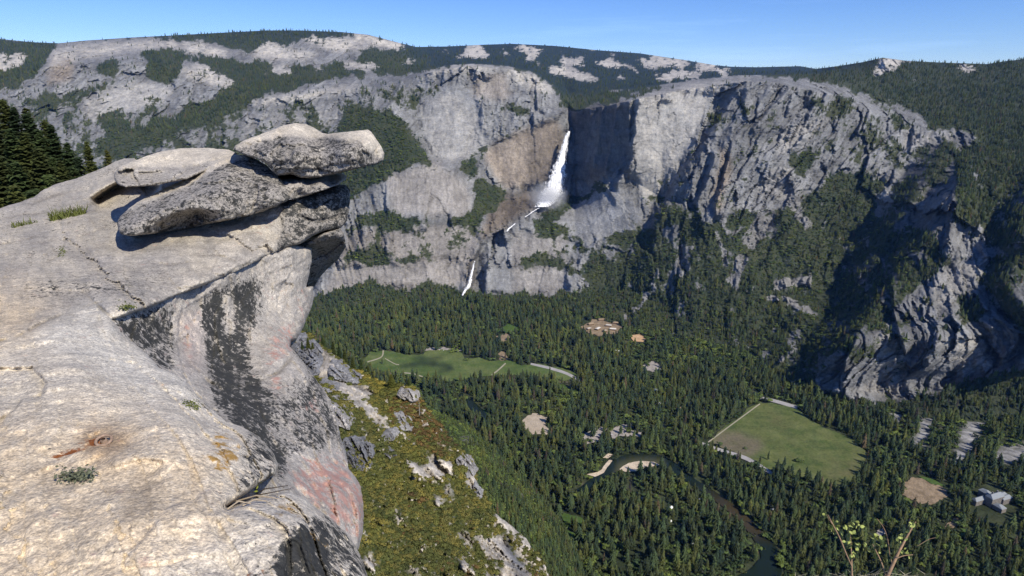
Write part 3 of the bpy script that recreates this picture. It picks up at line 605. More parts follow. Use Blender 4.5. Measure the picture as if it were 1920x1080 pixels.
def build_floor():
    xs = np.arange(-3600, 4000, 14.0); ys = np.arange(250, 3300, 12.0)
    X, Y = np.meshgrid(xs, ys); P = np.stack([X, Y, np.full(X.shape, FLOOR)], -1)
    P[..., 2] += 1.5 * fbm(P / 200, 3, .5, 5) - 1.6
    n = fbm(P / np.array([60, 60, 1]), 5, .6, 71); n2 = fbm(P / np.array([22, 22, 1]), 3, .6, 72)
    c = mix((.030, .042, .020), (.052, .060, .030), sstep(-.4, .4, n))
    c = mix(c, (.16, .125, .085), sstep(.25, .5, n2 + .4 * n) * .7)
    px, py = project(P)
    tal = region([[(1718, 830), (1726, 790), (1750, 764), (1760, 772), (1742, 812), (1728, 840)], [(1790, 860), (1806, 800), (1830, 765), (1848, 770), (1838, 805), (1818, 850), (1800, 875)],
                  [(1862, 850), (1900, 832), (1940, 835), (1940, 862), (1885, 872)], [(1670, 770), (1695, 768), (1688, 792)]], 6)
    tl = sample(tal, px, py, 16, 18, 8) * np.clip(1.1 + 2.2 * n2, 0, 1.3)
    c = mix(c, np.stack([.25 * (1 + 1.6 * n2), .245 * (1 + 1.6 * n2), .24 * (1 + 1.6 * n2)], -1), np.clip(tl * 1.5, 0, 1))
    tag(obj('valley_floor', mesh_np('valley_floor', P, grid_faces(*X.shape)[:, ::-1], M_floor, c.reshape(-1, 3))), kind='structure')
build_floor()
M_grass = vc_material('meadow_grass', ((0.03, .16), (0.15, .25)), ((0.2, .4),))
def meadow_e(px, py, co):
    n = fbm(co / np.array([90, 60, 1]), 5, .6, 81); n2 = fbm(co / np.array([30, 18, 1]), 4, .6, 82)
    br = sample(region([[(1328, 828), (1355, 808), (1392, 812), (1436, 832), (1420, 850), (1395, 858), (1360, 845)]], 10), px, py, 6, 20)
    br2 = sample(region([[(1560, 870), (1625, 850), (1600, 912), (1540, 905)], [(1440, 775), (1490, 790), (1480, 805), (1440, 795)]], 24), px, py, 12, 30)
    n3 = fbm(co / np.array([8, 5, 1]), 3, .6, 86)
    c = mix((.058, .088, .024), (.128, .142, .050), sstep(-.45, .45, n + .7 * n2 + .4 * n3))
    c = mix(c, (.125, .110, .055), np.clip(br2 * (.45 + n2 * .9), 0, 1))
    return mix(c, (.150, .125, .085), np.clip(br * (.85 + .5 * n2), 0, 1))
def meadow_w(px, py, co):
    n = fbm(co / np.array([120, 60, 1]), 5, .6, 83); n2 = fbm(co / np.array([40, 24, 1]), 4, .6, 84)
    wet = sample(np.clip(band([(748, 688, 5), (790, 681, 7), (835, 685, 7), (850, 692, 5), (820, 697, 4)]) + band([(775, 671, 4), (805, 673, 5), (830, 671, 3)]), 0, 1), px, py, 3, 20)
    n3 = fbm(co / np.array([12, 7, 1]), 3, .6, 87)
    c = mix((.066, .106, .028), (.125, .150, .052), sstep(-.45, .45, n + .7 * n2 + .4 * n3))
    return mix(c, (.030, .045, .022), np.clip(wet * 1.2, 0, 1))
tag(flat_sheet('meadow', rough_edge(MEADOW_E, 9, 3, 1), .6, M_grass, meadow_e, 3), kind='structure')
tag(flat_sheet('meadow', rough_edge(MEADOW_W, 9, 3, 2), .6, M_grass, meadow_w, 3), kind='structure')
gcol = lambda a, b, s, sc=25: (lambda px, py, co: mix(a, b, sstep(-.5, .5, fbm(co / np.array([sc, sc, 1]), 5, .65, s))))
for k, g in enumerate(GREENS): flat_sheet('grass_clearing', rough_edge(g, 4, 3, 10 + k), .45, M_grass, gcol((.045, .085, .020), (.075, .12, .03), 90 + k), 3)
M_soil = vc_material('bare_soil', ((0.05, .2), (0.3, .3)), ((0.3, .5),))
for k, g in enumerate(SAND): flat_sheet('sand_bar', rough_edge(g, 2, 2, 20 + k), .9, M_soil, gcol((.50, .40, .29), (.60, .50, .38), 100 + k), 3)
for k, g in enumerate(CLEAR): flat_sheet('gravel_clearing', rough_edge(g, 8, 2, 30 + k), .5, M_soil, gcol((.38, .31, .23), (.46, .39, .30), 110 + k), 3)
for k, g in enumerate(LOTS): flat_sheet('car_park', rough_edge(g, 11, 2, 40 + k, ws=9), .5, M_soil, gcol((.26, .235, .21), (.40, .36, .32), 120 + k, 12), 3)
for k, g in enumerate(DIRT): flat_sheet('bare_ground', rough_edge(g, 12, 2, 50 + k, ws=12), .5, M_soil, gcol((.16, .12, .075), (.33, .25, .165), 130 + k, 14), 3)
for k, g in enumerate(PAD): flat_sheet('orange_clearing', rough_edge(g, 2, 2, 60 + k), .55, M_soil, gcol((.46, .29, .15), (.54, .36, .21), 140 + k), 3)
M_road = vc_material('road_surface', ((0.1, .15),), ((1, .05),))
for k, (nm, l) in enumerate(ROADS):
    flat_sheet(nm, strip(smooth_line(l)), .95 if nm == 'road' else .85, M_road, gcol((.30, .29, .28), (.40, .38, .36), 150 + k) if nm == 'road' else gcol((.30, .28, .20), (.40, .36, .27), 150 + k), 3)
def water_mat():
    m, nt, b = nodes_of('river_water')
    b.inputs['Roughness'].default_value = .12; b.inputs['Specular IOR Level'].default_value = .16
    at = N(nt, 'ShaderNodeAttribute', attribute_name='Col'); nt.links.new(at.outputs['Color'], b.inputs['Base Color'])
    tc = N(nt, 'ShaderNodeTexCoord').outputs['Object']; n = noise_node(nt, .5, 4, .6, tc)
    bp = N(nt, 'ShaderNodeBump'); bp.inputs['Distance'].default_value = .12; nt.links.new(n.outputs['Fac'], bp.inputs['Height']); nt.links.new(bp.outputs['Normal'], b.inputs['Normal'])
    return m
def river_col(px, py, co):
    sh = sample(region([[(1150, 890), (1160, 868), (1195, 858), (1245, 862), (1245, 880), (1190, 895)]], 10), px, py, 4, 20)
    br = sstep(900, 960, py) * (1 - sstep(985, 1030, py)) * sstep(1270, 1300, px)
    c = mix((.012, .020, .014), (.075, .075, .035), np.clip(sh * 1.1, 0, 1))
    return mix(c, (.055, .042, .022), br * .9)
M_water = water_mat()
for l in (RIVER, RIVER2): flat_sheet('river', rough_edge(strip(smooth_line(l)), 3, 3, 70), .7, M_water, river_col, 3)
# ================================================================== trees
M_con = [plain('conifer_needles', (.060, .088, .042), .45, .6, .95, .45), plain('conifer_needles_olive', (.074, .090, .038), .45, .6, .95, .4)]
M_leaf = [plain('broadleaf_foliage', (.092, .132, .042), .45, .6, .9, .4), plain('brush_foliage', (.064, .084, .036), .4, .6, .95, .4)]
M_bark = plain('bark', (.12, .075, .05), .3, 3.0, .95, .2)
def conifer_low(seed, tiers=10, k=9, fat=0.17):
    """unit-height conifer: drooping star-shaped whorls around a tapered trunk"""
    r = np.random.default_rng(seed); V = []; F = []
    for t in range(tiers):
        f = t / (tiers - 1); z = .12 + .80 * f
        prof = (math.sin(math.pi * min(1, (1 - f) * .62 + .06))**.9) if seed % 2 else (1 - f**2.4)**.7 * (.72 + .28 * min(1, f * 4))
        R = fat * (prof * .95 + .07) * r.uniform(.82, 1.15); dz = .055 + .06 * (1 - f) + .02 * r.random()
        cx, cy = r.normal(0, .012, 2); b = len(V); ph = r.uniform(0, 6.28)
        V.append((cx, cy, min(1.0, z + dz)))
        for j in range(2 * k):
            a = ph + math.pi * j / k; rr = R * (r.uniform(.85, 1.2) if j % 2 == 0 else r.uniform(.38, .6))
            V.append((cx + rr * math.cos(a), cy + rr * math.sin(a), z - (.045 if j % 2 == 0 else .01) * r.uniform(.5, 1.5)))
        for j in range(2 * k): F.append((b, b + 1 + j, b + 1 + (j + 1) % (2 * k)))
    b = len(V)
    for j in range(5):
        a = 2 * math.pi * j / 5
        V += [(.018 * math.cos(a), .018 * math.sin(a), 0), (.006 * math.cos(a), .006 * math.sin(a), .9)]
    for j in range(5):
        p, q = b + 2 * j, b + 2 * ((j + 1) % 5); F += [(p, q, q + 1), (p, q + 1, p + 1)]
    return np.array(V), np.array(F)
def leafy_low(seed, n=70, flat=.8):
    """unit-size round crown made of many small tilted leaf clumps, with a short stem"""
    r = np.random.default_rng(seed); V = []; F = []
    lobes = [(r.normal(0, .17), r.normal(0, .17), .5 + r.normal(0, .1), r.uniform(.2, .32)) for _ in range(6)]
    for i in range(n):
        cx, cy, cz, R = lobes[i % 6]
        d = r.normal(size=3); d /= np.linalg.norm(d); d[2] = abs(d[2]) * .9 - .15
        c = np.array([cx, cy, cz]) + d * R * r.uniform(.75, 1.05); c[2] *= flat
        t1 = np.cross(d, r.normal(size=3)); t1 /= np.linalg.norm(t1); t2 = np.cross(d, t1); s = r.uniform(.07, .14)
        b = len(V)
        for j in range(5):
            a = 6.28 * j / 5 + r.uniform(-.3, .3); V.append(tuple(c + s * r.uniform(.7, 1.2) * (math.cos(a) * t1 + math.sin(a) * t2) + d * r.uniform(-.03, .03)))
        V.append(tuple(c + d * .05))
        for j in range(5): F.append((b + 5, b + j, b + (j + 1) % 5))
    b = len(V)
    V += [(.03, 0, 0), (-.015, .026, 0), (-.015, -.026, 0), (0, 0, .55)]; F += [(b, b + 1, b + 3), (b + 1, b + 2, b + 3), (b + 2, b, b + 3)]
    return np.array(V), np.array(F)
def proto(name, vf, mat): return bpy.data.objects.new(name, mesh_np(name, vf[0], vf[1], mat, smooth=False))
CON = [conifer_low(s, t, k, fat) for s, t, k, fat in ((1, 13, 8, .14), (2, 11, 7, .18), (3, 9, 7, .21), (4, 14, 9, .16), (5, 10, 6, .17), (6, 12, 7, .13))]
M_dead = plain('dying_needles', (.105, .085, .062), .4, .6, .95, .35)
CON_P = [proto('conifer', v, M_con[i % 2]) for i, v in enumerate(CON)] + [proto('conifer', conifer_low(9, 12, 6, .12), M_dead)]
def pick_con(n): return np.where(rng.random(n) < .035, 6, rng.integers(0, 6, n))
LEAF_P = [proto('broadleaf_tree', leafy_low(s), M_leaf[0]) for s in (11, 12)]
BRUSH_P = [proto('brush', leafy_low(s, 45, .6), M_leaf[1]) for s in (21, 22)]
def scatter(name, label, protos, pos, scl, idx, mat=None):
    """one uncountable mass: points carrying scale / turn / kind, each drawn as one of the prototypes"""
    n = len(pos)
    me = bpy.data.meshes.new(name); me.vertices.add(n); me.vertices.foreach_set('co', np.asarray(pos, np.float32).ravel())
    a = me.attributes.new('size', 'FLOAT_VECTOR', 'POINT'); a.data.foreach_set('vector', np.asarray(scl, np.float32).ravel())
    a = me.attributes.new('turn', 'FLOAT', 'POINT'); a.data.foreach_set('value', rng.uniform(0, 6.28, n).astype(np.float32))
    a = me.attributes.new('which', 'INT', 'POINT'); a.data.foreach_set('value', np.asarray(idx, np.int32))
    o = obj(name, me); tag(o, label, kind='stuff')
    ng = bpy.data.node_groups.new(name, 'GeometryNodeTree')
    ng.interface.new_socket('Geometry', in_out='INPUT', socket_type='NodeSocketGeometry'); ng.interface.new_socket('Geometry', in_out='OUTPUT', socket_type='NodeSocketGeometry')
    gi, go = ng.nodes.new('NodeGroupInput'), ng.nodes.new('NodeGroupOutput')
    def attr(nm, dt):
        q = ng.nodes.new('GeometryNodeInputNamedAttribute'); q.data_type = dt; q.inputs['Name'].default_value = nm; return q.outputs['Attribute']
    jn = ng.nodes.new('GeometryNodeJoinGeometry')
    cx = ng.nodes.new('ShaderNodeCombineXYZ'); ng.links.new(attr('turn', 'FLOAT'), cx.inputs['Z'])
    for k, p in enumerate(protos):
        oi = ng.nodes.new('GeometryNodeObjectInfo'); oi.inputs['Object'].default_value = p; oi.inputs['As Instance'].default_value = True
        ip = ng.nodes.new('GeometryNodeInstanceOnPoints'); ng.links.new(gi.outputs[0], ip.inputs['Points'])
        cm = ng.nodes.new('FunctionNodeCompare'); cm.data_type = 'INT'; cm.operation = 'EQUAL'
        isock = [s for s in cm.inputs if s.type == 'INT']; ng.links.new(attr('which', 'INT'), isock[0]); isock[1].default_value = k
        ng.links.new(cm.outputs['Result'], ip.inputs['Selection']); ng.links.new(oi.outputs['Geometry'], ip.inputs['Instance'])
        ng.links.new(attr('size', 'FLOAT_VECTOR'), ip.inputs['Scale']); ng.links.new(cx.outputs[0], ip.inputs['Rotation'])
        ng.links.new(ip.outputs['Instances'], jn.inputs['Geometry'])
    ng.links.new(jn.outputs['Geometry'], go.inputs[0])
    md = o.modifiers.new('scatter', 'NODES'); md.node_group = ng
    return o
# --- wall and plateau vegetation: chosen per mesh cell by ground area
def wall_trees():
    p = WPOS; d1 = p[1:, :-1] - p[:-1, :-1]; d2 = p[:-1, 1:] - p[:-1, :-1]
    area = np.linalg.norm(np.cross(d1, d2), axis=-1)
    v = np.clip(WVEG[:-1, :-1] * 1.1 - .05, 0, 1) * np.clip(WVM[:-1, :-1] * 1.4 - .3, 0, 1)
    Y = p[:-1, :-1, 1]
    PXc, PYc = WPX[:-1, :-1], WPY[:-1, :-1]
    vis = (PXc > -60) & (PXc < 1990) & ~((PXc < 560) & (PYc > 330))
    pxarea = 1.75 * np.abs(WPY[1:, :-1] - WPY[:-1, :-1])
    dens = np.where(Y < 3650, 1 / 150., 1 / 260.) * area
    cap = pxarea / np.where(Y > 5200, 7.0, 11.0) * np.where(WFAR[:-1, :-1] > .5, .7, 1)
    lam = np.minimum(dens, cap) * v * vis
    lam += .010 * pxarea * vis * (1 - v) * (WPY[:-1, :-1] > 60) * (Y < 7000) * .9 * (1 - WSM[:-1, :-1]) * sstep(.02, .35, WN1[:-1, :-1])
    lam += .012 * pxarea * vis * (PXc < 800) * (PYc < 190) * (WPY[:-1, :-1] > 60) * sstep(-.2, .3, WN1[:-1, :-1])
    cnt = rng.poisson(np.clip(lam, 0, 4)).ravel()
    k = np.repeat(np.arange(cnt.size), cnt)
    i, j = np.unravel_index(k, Y.shape); a, b = rng.random(len(k)), rng.random(len(k))
    pos = p[i, j] + d1[i, j] * a[:, None] + d2[i, j] * b[:, None]
    pX, pY, Yk = PXc[i, j], PYc[i, j], Y[i, j]
    # conifers on the plateau and canyon forest, brush on slopes and benches
    con = ((Yk > 3900) | (pX > 1720) | ((pY < 230) & (pX > 1040)) | ((pY > 520) & (pX < 1500) & (rng.random(len(k)) < .6)) | ((pX > 1560) & (rng.random(len(k)) < .45)) | (rng.random(len(k)) < .12))
    h = np.where(con, rng.uniform(15, 28, len(k)), rng.uniform(7, 15, len(k)))
    h = np.where(Yk > 6500, h * 1.25, h)
    wdt = np.where(con, h * rng.uniform(.85, 1.25, len(k)), h * rng.uniform(1.0, 1.5, len(k)))
    pos[:, 2] -= .06 * h
    scl = np.stack([wdt, wdt, h], -1)
    c = con
    scatter('conifer_forest', 'dark conifers covering the far rim plateau and canyon slopes', CON_P, pos[c], scl[c], pick_con(c.sum()))
    scatter('slope_brush', 'dark green oak and brush growing on ledges and slopes of the far granite walls', BRUSH_P + LEAF_P, pos[~c], scl[~c], rng.integers(0, 3, (~c).sum()))
    print('wall trees', len(k))
wall_trees()
# --- valley forest
def valley_forest():
    sp = 11.5
    xs = np.arange(-2300, 2100, sp); ys = np.arange(640, 3060, sp)
    X, Y = np.meshgrid(xs, ys); X = (X + rng.uniform(-.5, .5, X.shape) * sp).ravel(); Y = (Y + rng.uniform(-.5, .5, Y.shape) * sp).ravel()
    P = np.stack([X, Y, np.full(X.shape, FLOOR)], -1)
    px, py = project(P)
    l0 = np.interp(px, *zip(*L0))
    ok = (px > 540) & (px < 1990) & (py < 1180) & (py > l0 - 4)
    ok &= ~((py > 560 + (px - 560) * 1.02 + 150) & (px < 1010) & (py > 760))
    P, px, py = P[ok], px[ok], py[ok]
    ex = np.zeros((CH, CW))
    for g in [MEADOW_E, MEADOW_W] + SAND + CLEAR + LOTS + DIRT + PAD + GREENS: fill(rough_edge(g, 4, 3, 1), ex)
    ex = np.maximum(ex, (band([(a, b, w_ - 2) for a, b, w_ in RIVER], 0) > 0)); ex = np.maximum(ex, band([(a, b, w_ + 3) for a, b, w_ in RIVER2], 0) > 0)
    fill([(1808, 925), (1850, 908), (1905, 930), (1915, 965), (1880, 975), (1830, 968)], ex); fill([(1812, 940), (1860, 960), (1915, 975), (1905, 990), (1850, 985), (1815, 965)], ex)
    for nm, l in ROADS: ex = np.maximum(ex, band([(a, b, w_ + 3) for a, b, w_ in l], 0) > 0)
    # trees stand up in front of what lies behind: keep clearings open on their near side too
    sh = np.zeros_like(ex)
    for g, dy in [(MEADOW_W, 5)] + [(g, 9) for g in CLEAR + LOTS] + [(g, 7) for g in SAND[:2] + PAD] + [(DIRT[0], 7), (DIRT[2], 10)]:
        fill(np.array(g) + [0, dy], sh)
    riv = band([(a + 2, b + 8, w_) for a, b, w_ in RIVER[6:]], 0) > 0
    keep = (sample(ex, px, py) < .35) & (sample(sh, px, py) < .3) & ~(sample(riv * 1., px, py) > .5)
    n = fbm(P / np.array([70, 70, 1]), 4, .6, 171); n2 = fbm(P / np.array([180, 180, 1]), 4, .6, 172)
    tal = sample(region([[(1718, 830), (1726, 790), (1750, 764), (1760, 772), (1742, 812), (1728, 840)], [(1790, 860), (1806, 800), (1830, 765), (1848, 770), (1838, 805), (1818, 850), (1800, 875)],
                         [(1862, 850), (1900, 832), (1940, 835), (1940, 862), (1885, 872)], [(1670, 770), (1695, 768), (1688, 792)]], 6), px, py, 16, 18, 8) * np.clip(.9 + 2 * n, 0, 1)
    dens = np.clip(.74 + 1.3 * n, .06, 1) * (1 - .95 * np.clip(tal * 2.2, 0, 1))
    keep &= rng.random(len(px)) < dens
    lt = np.zeros((CH, CW))
    for g in LOTS: fill(g, lt)
    keep |= (sample(lt, px, py) > .5) & (rng.random(len(px)) < .22)
    P, px, py, n, n2 = P[keep], px[keep], py[keep], n[keep], n2[keep]
    leafp = np.clip(.33 + 1.3 * n2 + .5 * (px > 1180) * (py < 690) + .35 * (px > 1640) * (py < 830), .04, .8)
    for g in RIVER: leafp = np.where((np.hypot(px - g[0], (py - g[1]) * 1.5) < g[2] * 1.3), .65, leafp)
    leaf = rng.random(len(px)) < leafp
    h = np.where(leaf, rng.uniform(11, 22, len(px)), np.clip(rng.normal(33, 10, len(px)) * (1 + .4 * n2), 9, 56))
    wd = np.where(leaf, h * rng.uniform(1.0, 1.45, len(px)), h * rng.uniform(.62, .95, len(px)) + 9)
    scl = np.stack([wd, wd, h], -1)
    # the nearest conifers in view are single trees
    vis = (~leaf) & (px > 1085) & (px < 1925) & (py < 1130) & (rng.random(len(px)) < .97)
    app = np.where(vis, h / np.linalg.norm(P, axis=1), 0)
    near = np.zeros(len(px), bool); near[np.argsort(-app)[:300]] = True
    lab = 'tall dark conifer with narrow crown, among the nearest trees of the valley forest'
    first = {}
    for q in np.nonzero(near)[0]:
        i = int(rng.integers(0, 6))
        o = bpy.data.objects.new('conifer', CON_P[i].data); COL.objects.link(o)
        o.location = P[q]; o.scale = scl[q]; o.rotation_euler = (rng.normal(0, .03), rng.normal(0, .03), rng.uniform(0, 6.28))
        tag(o, lab, 'tree', 'conifers nearest to the viewer in the valley forest')
    c = ~leaf & ~near
    scatter('valley_forest', 'dense conifer forest covering the flat valley floor', CON_P, P[c], scl[c], pick_con(c.sum()))
    scatter('valley_broadleaf_forest', 'lighter green broadleaf trees mixed into the valley forest', LEAF_P + BRUSH_P, P[leaf], scl[leaf], rng.integers(0, 3, leaf.sum()))
    print('valley trees', len(px))
valley_forest()
# ================================================================== the overlook: bedrock ledge and stacked boulders
def tps(ctrl, reg=1e-4):
    c = np.array(ctrl, float); X = c[:, :2] / 200.0; v = np.log(c[:, 2]); n = len(c)
    def U(r2): return .5 * r2 * np.log(r2 + 1e-9)
    K = U(((X[:, None] - X[None])**2).sum(-1)) + reg * np.eye(n)
    A = np.zeros((n + 3, n + 3)); A[:n, :n] = K; A[:n, n] = 1; A[:n, n + 1:] = X; A[n, :n] = 1; A[n + 1:, :n] = X.T
    wv = np.linalg.solve(A, np.concatenate([v, [0, 0, 0]]))
    def f(px, py):
        out = wv[n] + wv[n + 1] * px / 200 + wv[n + 2] * py / 200
        for k in range(n): out = out + wv[k] * U((px / 200 - X[k, 0])**2 + (py / 200 - X[k, 1])**2)
        return np.exp(out)
    return f
def poly_dist(pl, X, Y):
    d = np.full(X.shape, 1e9)
    for a, b in zip(pl[:-1], pl[1:]):
        ex, ey = b[0] - a[0], b[1] - a[1]; L2 = ex * ex + ey * ey + 1e-9
        t = np.clip(((X - a[0]) * ex + (Y - a[1]) * ey) / L2, 0, 1)
        d = np.minimum(d, (X - a[0] - t * ex)**2 + (Y - a[1] - t * ey)**2)
    return np.sqrt(d)
def rock_material():
    m, nt, b = nodes_of('weathered_granite'); L = nt.links
    b.inputs['Roughness'].default_value = .88; b.inputs['Specular IOR Level'].default_value = .2
    tc = N(nt, 'ShaderNodeTexCoord').outputs['Object']
    at = lambda k: N(nt, 'ShaderNodeAttribute', attribute_name=k)
    c = at('Col').outputs['Color']
    for s, amt, lo, hi in ((1.3, .16, .3, .7), (7, .20, .3, .7), (22, .15, .32, .68), (48, .30, .34, .66), (110, .30, .36, .64)):
        n = noise_node(nt, s, 5, .6, tc)
        f = ramp(nt, n.outputs['Fac'], lo, hi, (1 - amt, 1 - amt, 1 - amt * .95, 1), (1 + amt, 1 + amt, 1 + amt * .95, 1)); c = mixc(nt, 'MULTIPLY', 1, c, f)
    def speck(attr, scale, det, rough, col, width, zs=1.0, seed=0, gain=2.6):
        nonlocal c
        mp_ = N(nt, 'ShaderNodeMapping'); mp_.inputs['Scale'].default_value = (1, 1, zs); mp_.inputs['Location'].default_value = (seed, seed * .7, 0); L.new(tc, mp_.inputs['Vector'])
        n = noise_node(nt, scale, det, rough, mp_.outputs['Vector'])
        g_ = N(nt, 'ShaderNodeMath', operation='MULTIPLY_ADD'); L.new(n.outputs['Fac'], g_.inputs[0]); g_.inputs[1].default_value = gain; g_.inputs[2].default_value = .5 - .5 * gain
        ad = N(nt, 'ShaderNodeMath', operation='ADD'); L.new(g_.outputs[0], ad.inputs[0]); L.new(at(attr).outputs['Fac'], ad.inputs[1])
        f = ramp(nt, ad.outputs[0], .95 - width, .95 + width)
        c = mixc(nt, 'MIX', f, c, col)
    speck('red', 9, 8, .7, (.46, .27, .22), .34, 1.0, 3.1)
    speck('ochre', 11, 6, .7, (.42, .25, .075), .14, 1.0, 6.3)
    speck('rust', 14, 6, .7, (.26, .085, .022), .22, 1.0, 8.3)
    speck('lichen', 7, 10, .78, (.034, .034, .032), .09)
    speck('lichen', 24, 8, .75, (.050, .050, .047), .10, 1.0, 9.0)
    L.new(c, b.inputs['Base Color'])
    prev = None
    for s, d, det in ((5, .028, 8), (30, .012, 6), (110, .004, 4)):
        n = noise_node(nt, s, det, .62, tc); bp = N(nt, 'ShaderNodeBump'); bp.inputs['Distance'].default_value = d; bp.inputs['Strength'].default_value = .9
        L.new(n.outputs['Fac'], bp.inputs['Height'])
        if prev: L.new(prev, bp.inputs['Normal'])
        prev = bp.outputs['Normal']
    L.new(prev, b.inputs['Normal'])
    return m
M_rock = rock_material()
def flakes(pos, seed):
    """exfoliation: thin slanted sheets broken off in steps"""
    h = fbm(pos / np.array([.9, 1.6, .35]), 4, .55, seed + 71) * 3.0 + pos[..., 2] * .8
    fr = h - np.floor(h)
    return sstep(0, .12, fr) * (1 - fr) * np.clip(.3 + 1.5 * fbm(pos / 1.5, 2, .5, seed + 72), 0, 1)
def rock(name, poly, ctrl, step, R, bulge, paint, back=1.5, amp=(.10, .05), seed=0, edge_amp=2.5, cracks=(), pits=(), parent=None, shelf=(), edge_ws=12, facet=1.0):
    pl = rough_edge(poly, edge_amp, step, seed + 200, ws=edge_ws)
    pts, f, n = tri_fill(pl, step)
    px, py = pts[:, 0], pts[:, 1]
    Y = tps(ctrl)(px, py)
    d = dist_to(pl, px, py)
    # steps in the bedrock: surface left of the drawn line stands nearer
    for line, A, wd, fade in shelf:
        ln = np.array(line, float); sd_ = np.full(px.shape, 1e9); sg = np.zeros(px.shape); 
        for a, b in zip(ln[:-1], ln[1:]):
            e = b - a; L2 = e @ e; t = np.clip(((px - a[0]) * e[0] + (py - a[1]) * e[1]) / L2, 0, 1)
            dd = np.hypot(px - a[0] - t * e[0], py - a[1] - t * e[1]); s = np.sign((px - a[0]) * e[1] - (py - a[1]) * e[0])
            k = dd < sd_; sd_ = np.where(k, dd, sd_); sg = np.where(k, s, sg)
        wob = 3 * fbm(P2(px, py, 14, seed), 4, .6, seed + 5)
        s = sd_ * sg + wob
        Y = Y - A * sstep(-wd, wd, s) * np.exp(-np.maximum(s, 0) / fade) 
    cd = np.zeros(px.shape)
    wx = px + 3 * fbm(P2(px, py, 16, seed + .5), 4, .6, seed + 3); wy = py + 3 * fbm(P2(px, py, 16, seed + 4.5), 4, .6, seed + 4)
    for line, dep, wd in cracks:
        g = np.exp(-(poly_dist(line, wx, wy) / (wd * .75))**2) * np.clip(.55 + 1.6 * fbm(P2(px, py, 30, seed + 9.5), 3, .6, seed + 21), 0, 1); Y = Y + dep * g; cd = np.maximum(cd, g)
    for pg, dep, soft in pits:
        g = sample(region([pg], soft), wx, wy); Y = Y + dep * g
    t = np.clip(d / R, 0, 1); Y = Y + bulge * (1 - np.sqrt(np.maximum(0, 1 - (1 - t)**2)))
    pos = pt(px, py, Y)
    Y = Y - amp[0] * fbm(pos / 1.1, 4, .5, seed + 11, ridged=True) * .8 - amp[0] * .5 * flakes(pos, seed) - amp[1] * fbm(pos / np.array([.42, .42, .2]), 5, .6, seed + 12) - amp[1] * .8 * np.maximum(0, fbm(pos / .16, 4, .6, seed + 13))
    wb = .12 * fbm(pos / .5, 4, .6, seed + 14); wb2 = .05 * fbm(pos / .2, 4, .6, seed + 15)
    u_, v_ = pos[:, 0] + .8 * pos[:, 1], pos[:, 2] * 1.9 - .25 * pos[:, 0]
    k1, e1 = blocks((u_ + wb) / .95, (v_ + wb) / .8, seed + 16); k2, e2 = blocks((u_ + wb2) / .34, (v_ + wb2) / .26, seed + 17); k3, e3 = blocks((u_ + wb2) / .12, (v_ + wb2) / .09, seed + 18)
    Y = Y - facet * (.10 * k1 + .045 * k2 + .016 * k3 - .008 * e2 * (k1 > .2) - .006 * e1)
    pos = pt(px, py, Y)
    col, A = paint(px, py, pos)
    col = col * (1 + facet * (.10 * k2 + .08 * k3))[:, None]
    col = col * (1 - .38 * cd)[:, None]
    # closed body: carry the outline back and cap it
    e = np.concatenate([f[:, [0, 1]], f[:, [1, 2]], f[:, [2, 0]]]); key = set(map(tuple, e.tolist()))
    bd = {a: b for a, b in key if (b, a) not in key}
    s0 = next(iter(bd)); loop = [s0]
    while bd[loop[-1]] != s0 and len(loop) <= len(bd): loop.append(bd[loop[-1]])
    loop = np.array(loop); c0 = pts.mean(0); nb = len(loop); N0 = len(pts)
    rings = []
    for fr, shr in ((.0, .0), (.4, .004), (1.0, .06)):
        q = pts[loop] + (c0 - pts[loop]) * shr; rings.append(pt(q[:, 0], q[:, 1], Y[loop] + back * fr))
    cen = rings[-1].mean(0)[None]
    allp = np.concatenate([pos] + rings + [cen])
    ri = [N0 + j_ * nb + np.arange(nb) for j_ in range(3)]; fs = []
    for a, b in zip(ri[:-1], ri[1:]):
        fs.append(np.stack([np.roll(a, -1), a, b, np.roll(b, -1)], -1))
    cap = np.stack([np.roll(ri[-1], -1), ri[-1], np.full(nb, len(allp) - 1)], -1)
    ex = lambda v: np.concatenate([v, v[loop], v[loop], v[loop], v[loop].mean(0, keepdims=True)])
    # front faces toward the viewer
    nrm = np.cross(pos[f[:, 1]] - pos[f[:, 0]], pos[f[:, 2]] - pos[f[:, 0]])
    if (nrm * pos[f[:, 0]]).sum() > 0: f = f[:, ::-1]; fs = [q[:, ::-1] for q in fs]; cap = cap[:, ::-1]
    attrs = {k: ex(np.broadcast_to(A.get(k, 0.0), px.shape) * 1.0) for k in ('lichen', 'red', 'ochre', 'rust')}
    me = mesh_np(name, allp, [f, cap] + fs, M_rock, ex(col), attrs=attrs)
    return obj(name, me, parent)
def nz(px, py, s, seed, o=5): return fbm(P2(px, py, s, seed * 1.7), o, .6, seed)
GREY, PALEC, WARM = np.array([.38, .345, .30]), np.array([.60, .53, .425]), np.array([.62, .49, .33])
# ---- main ledge: near slab + shelf + overhanging block
LEDGE = [(-460, 450), (-250, 424), (-60, 399), (0, 390), (30, 381), (62, 370), (82, 356), (105, 345), (150, 332), (190, 316), (215, 303), (235, 297), (252, 297), (300, 330), (420, 345), (525, 380), (560, 370), (600, 358),
         (635, 346), (648, 346), (657, 356), (655, 390), (651, 414), (638, 428), (610, 432), (588, 441), (565, 456), (540, 463), (512, 474), (500, 480), (470, 495), (440, 510), (400, 528), (340, 550),
         (290, 572), (240, 590), (212, 600), (222, 618), (246, 640), (275, 664), (300, 690), (332, 704), (362, 733), (395, 765), (425, 792), (452, 800), (485, 818), (510, 845), (522, 872), (516, 890), (490, 905), (455, 930), (425, 950),
         (430, 952), (470, 938), (520, 925), (545, 922), (570, 932), (590, 950), (620, 972), (650, 1000), (668, 1024), (680, 1052), (690, 1085), (700, 1130), (-460, 1130)]
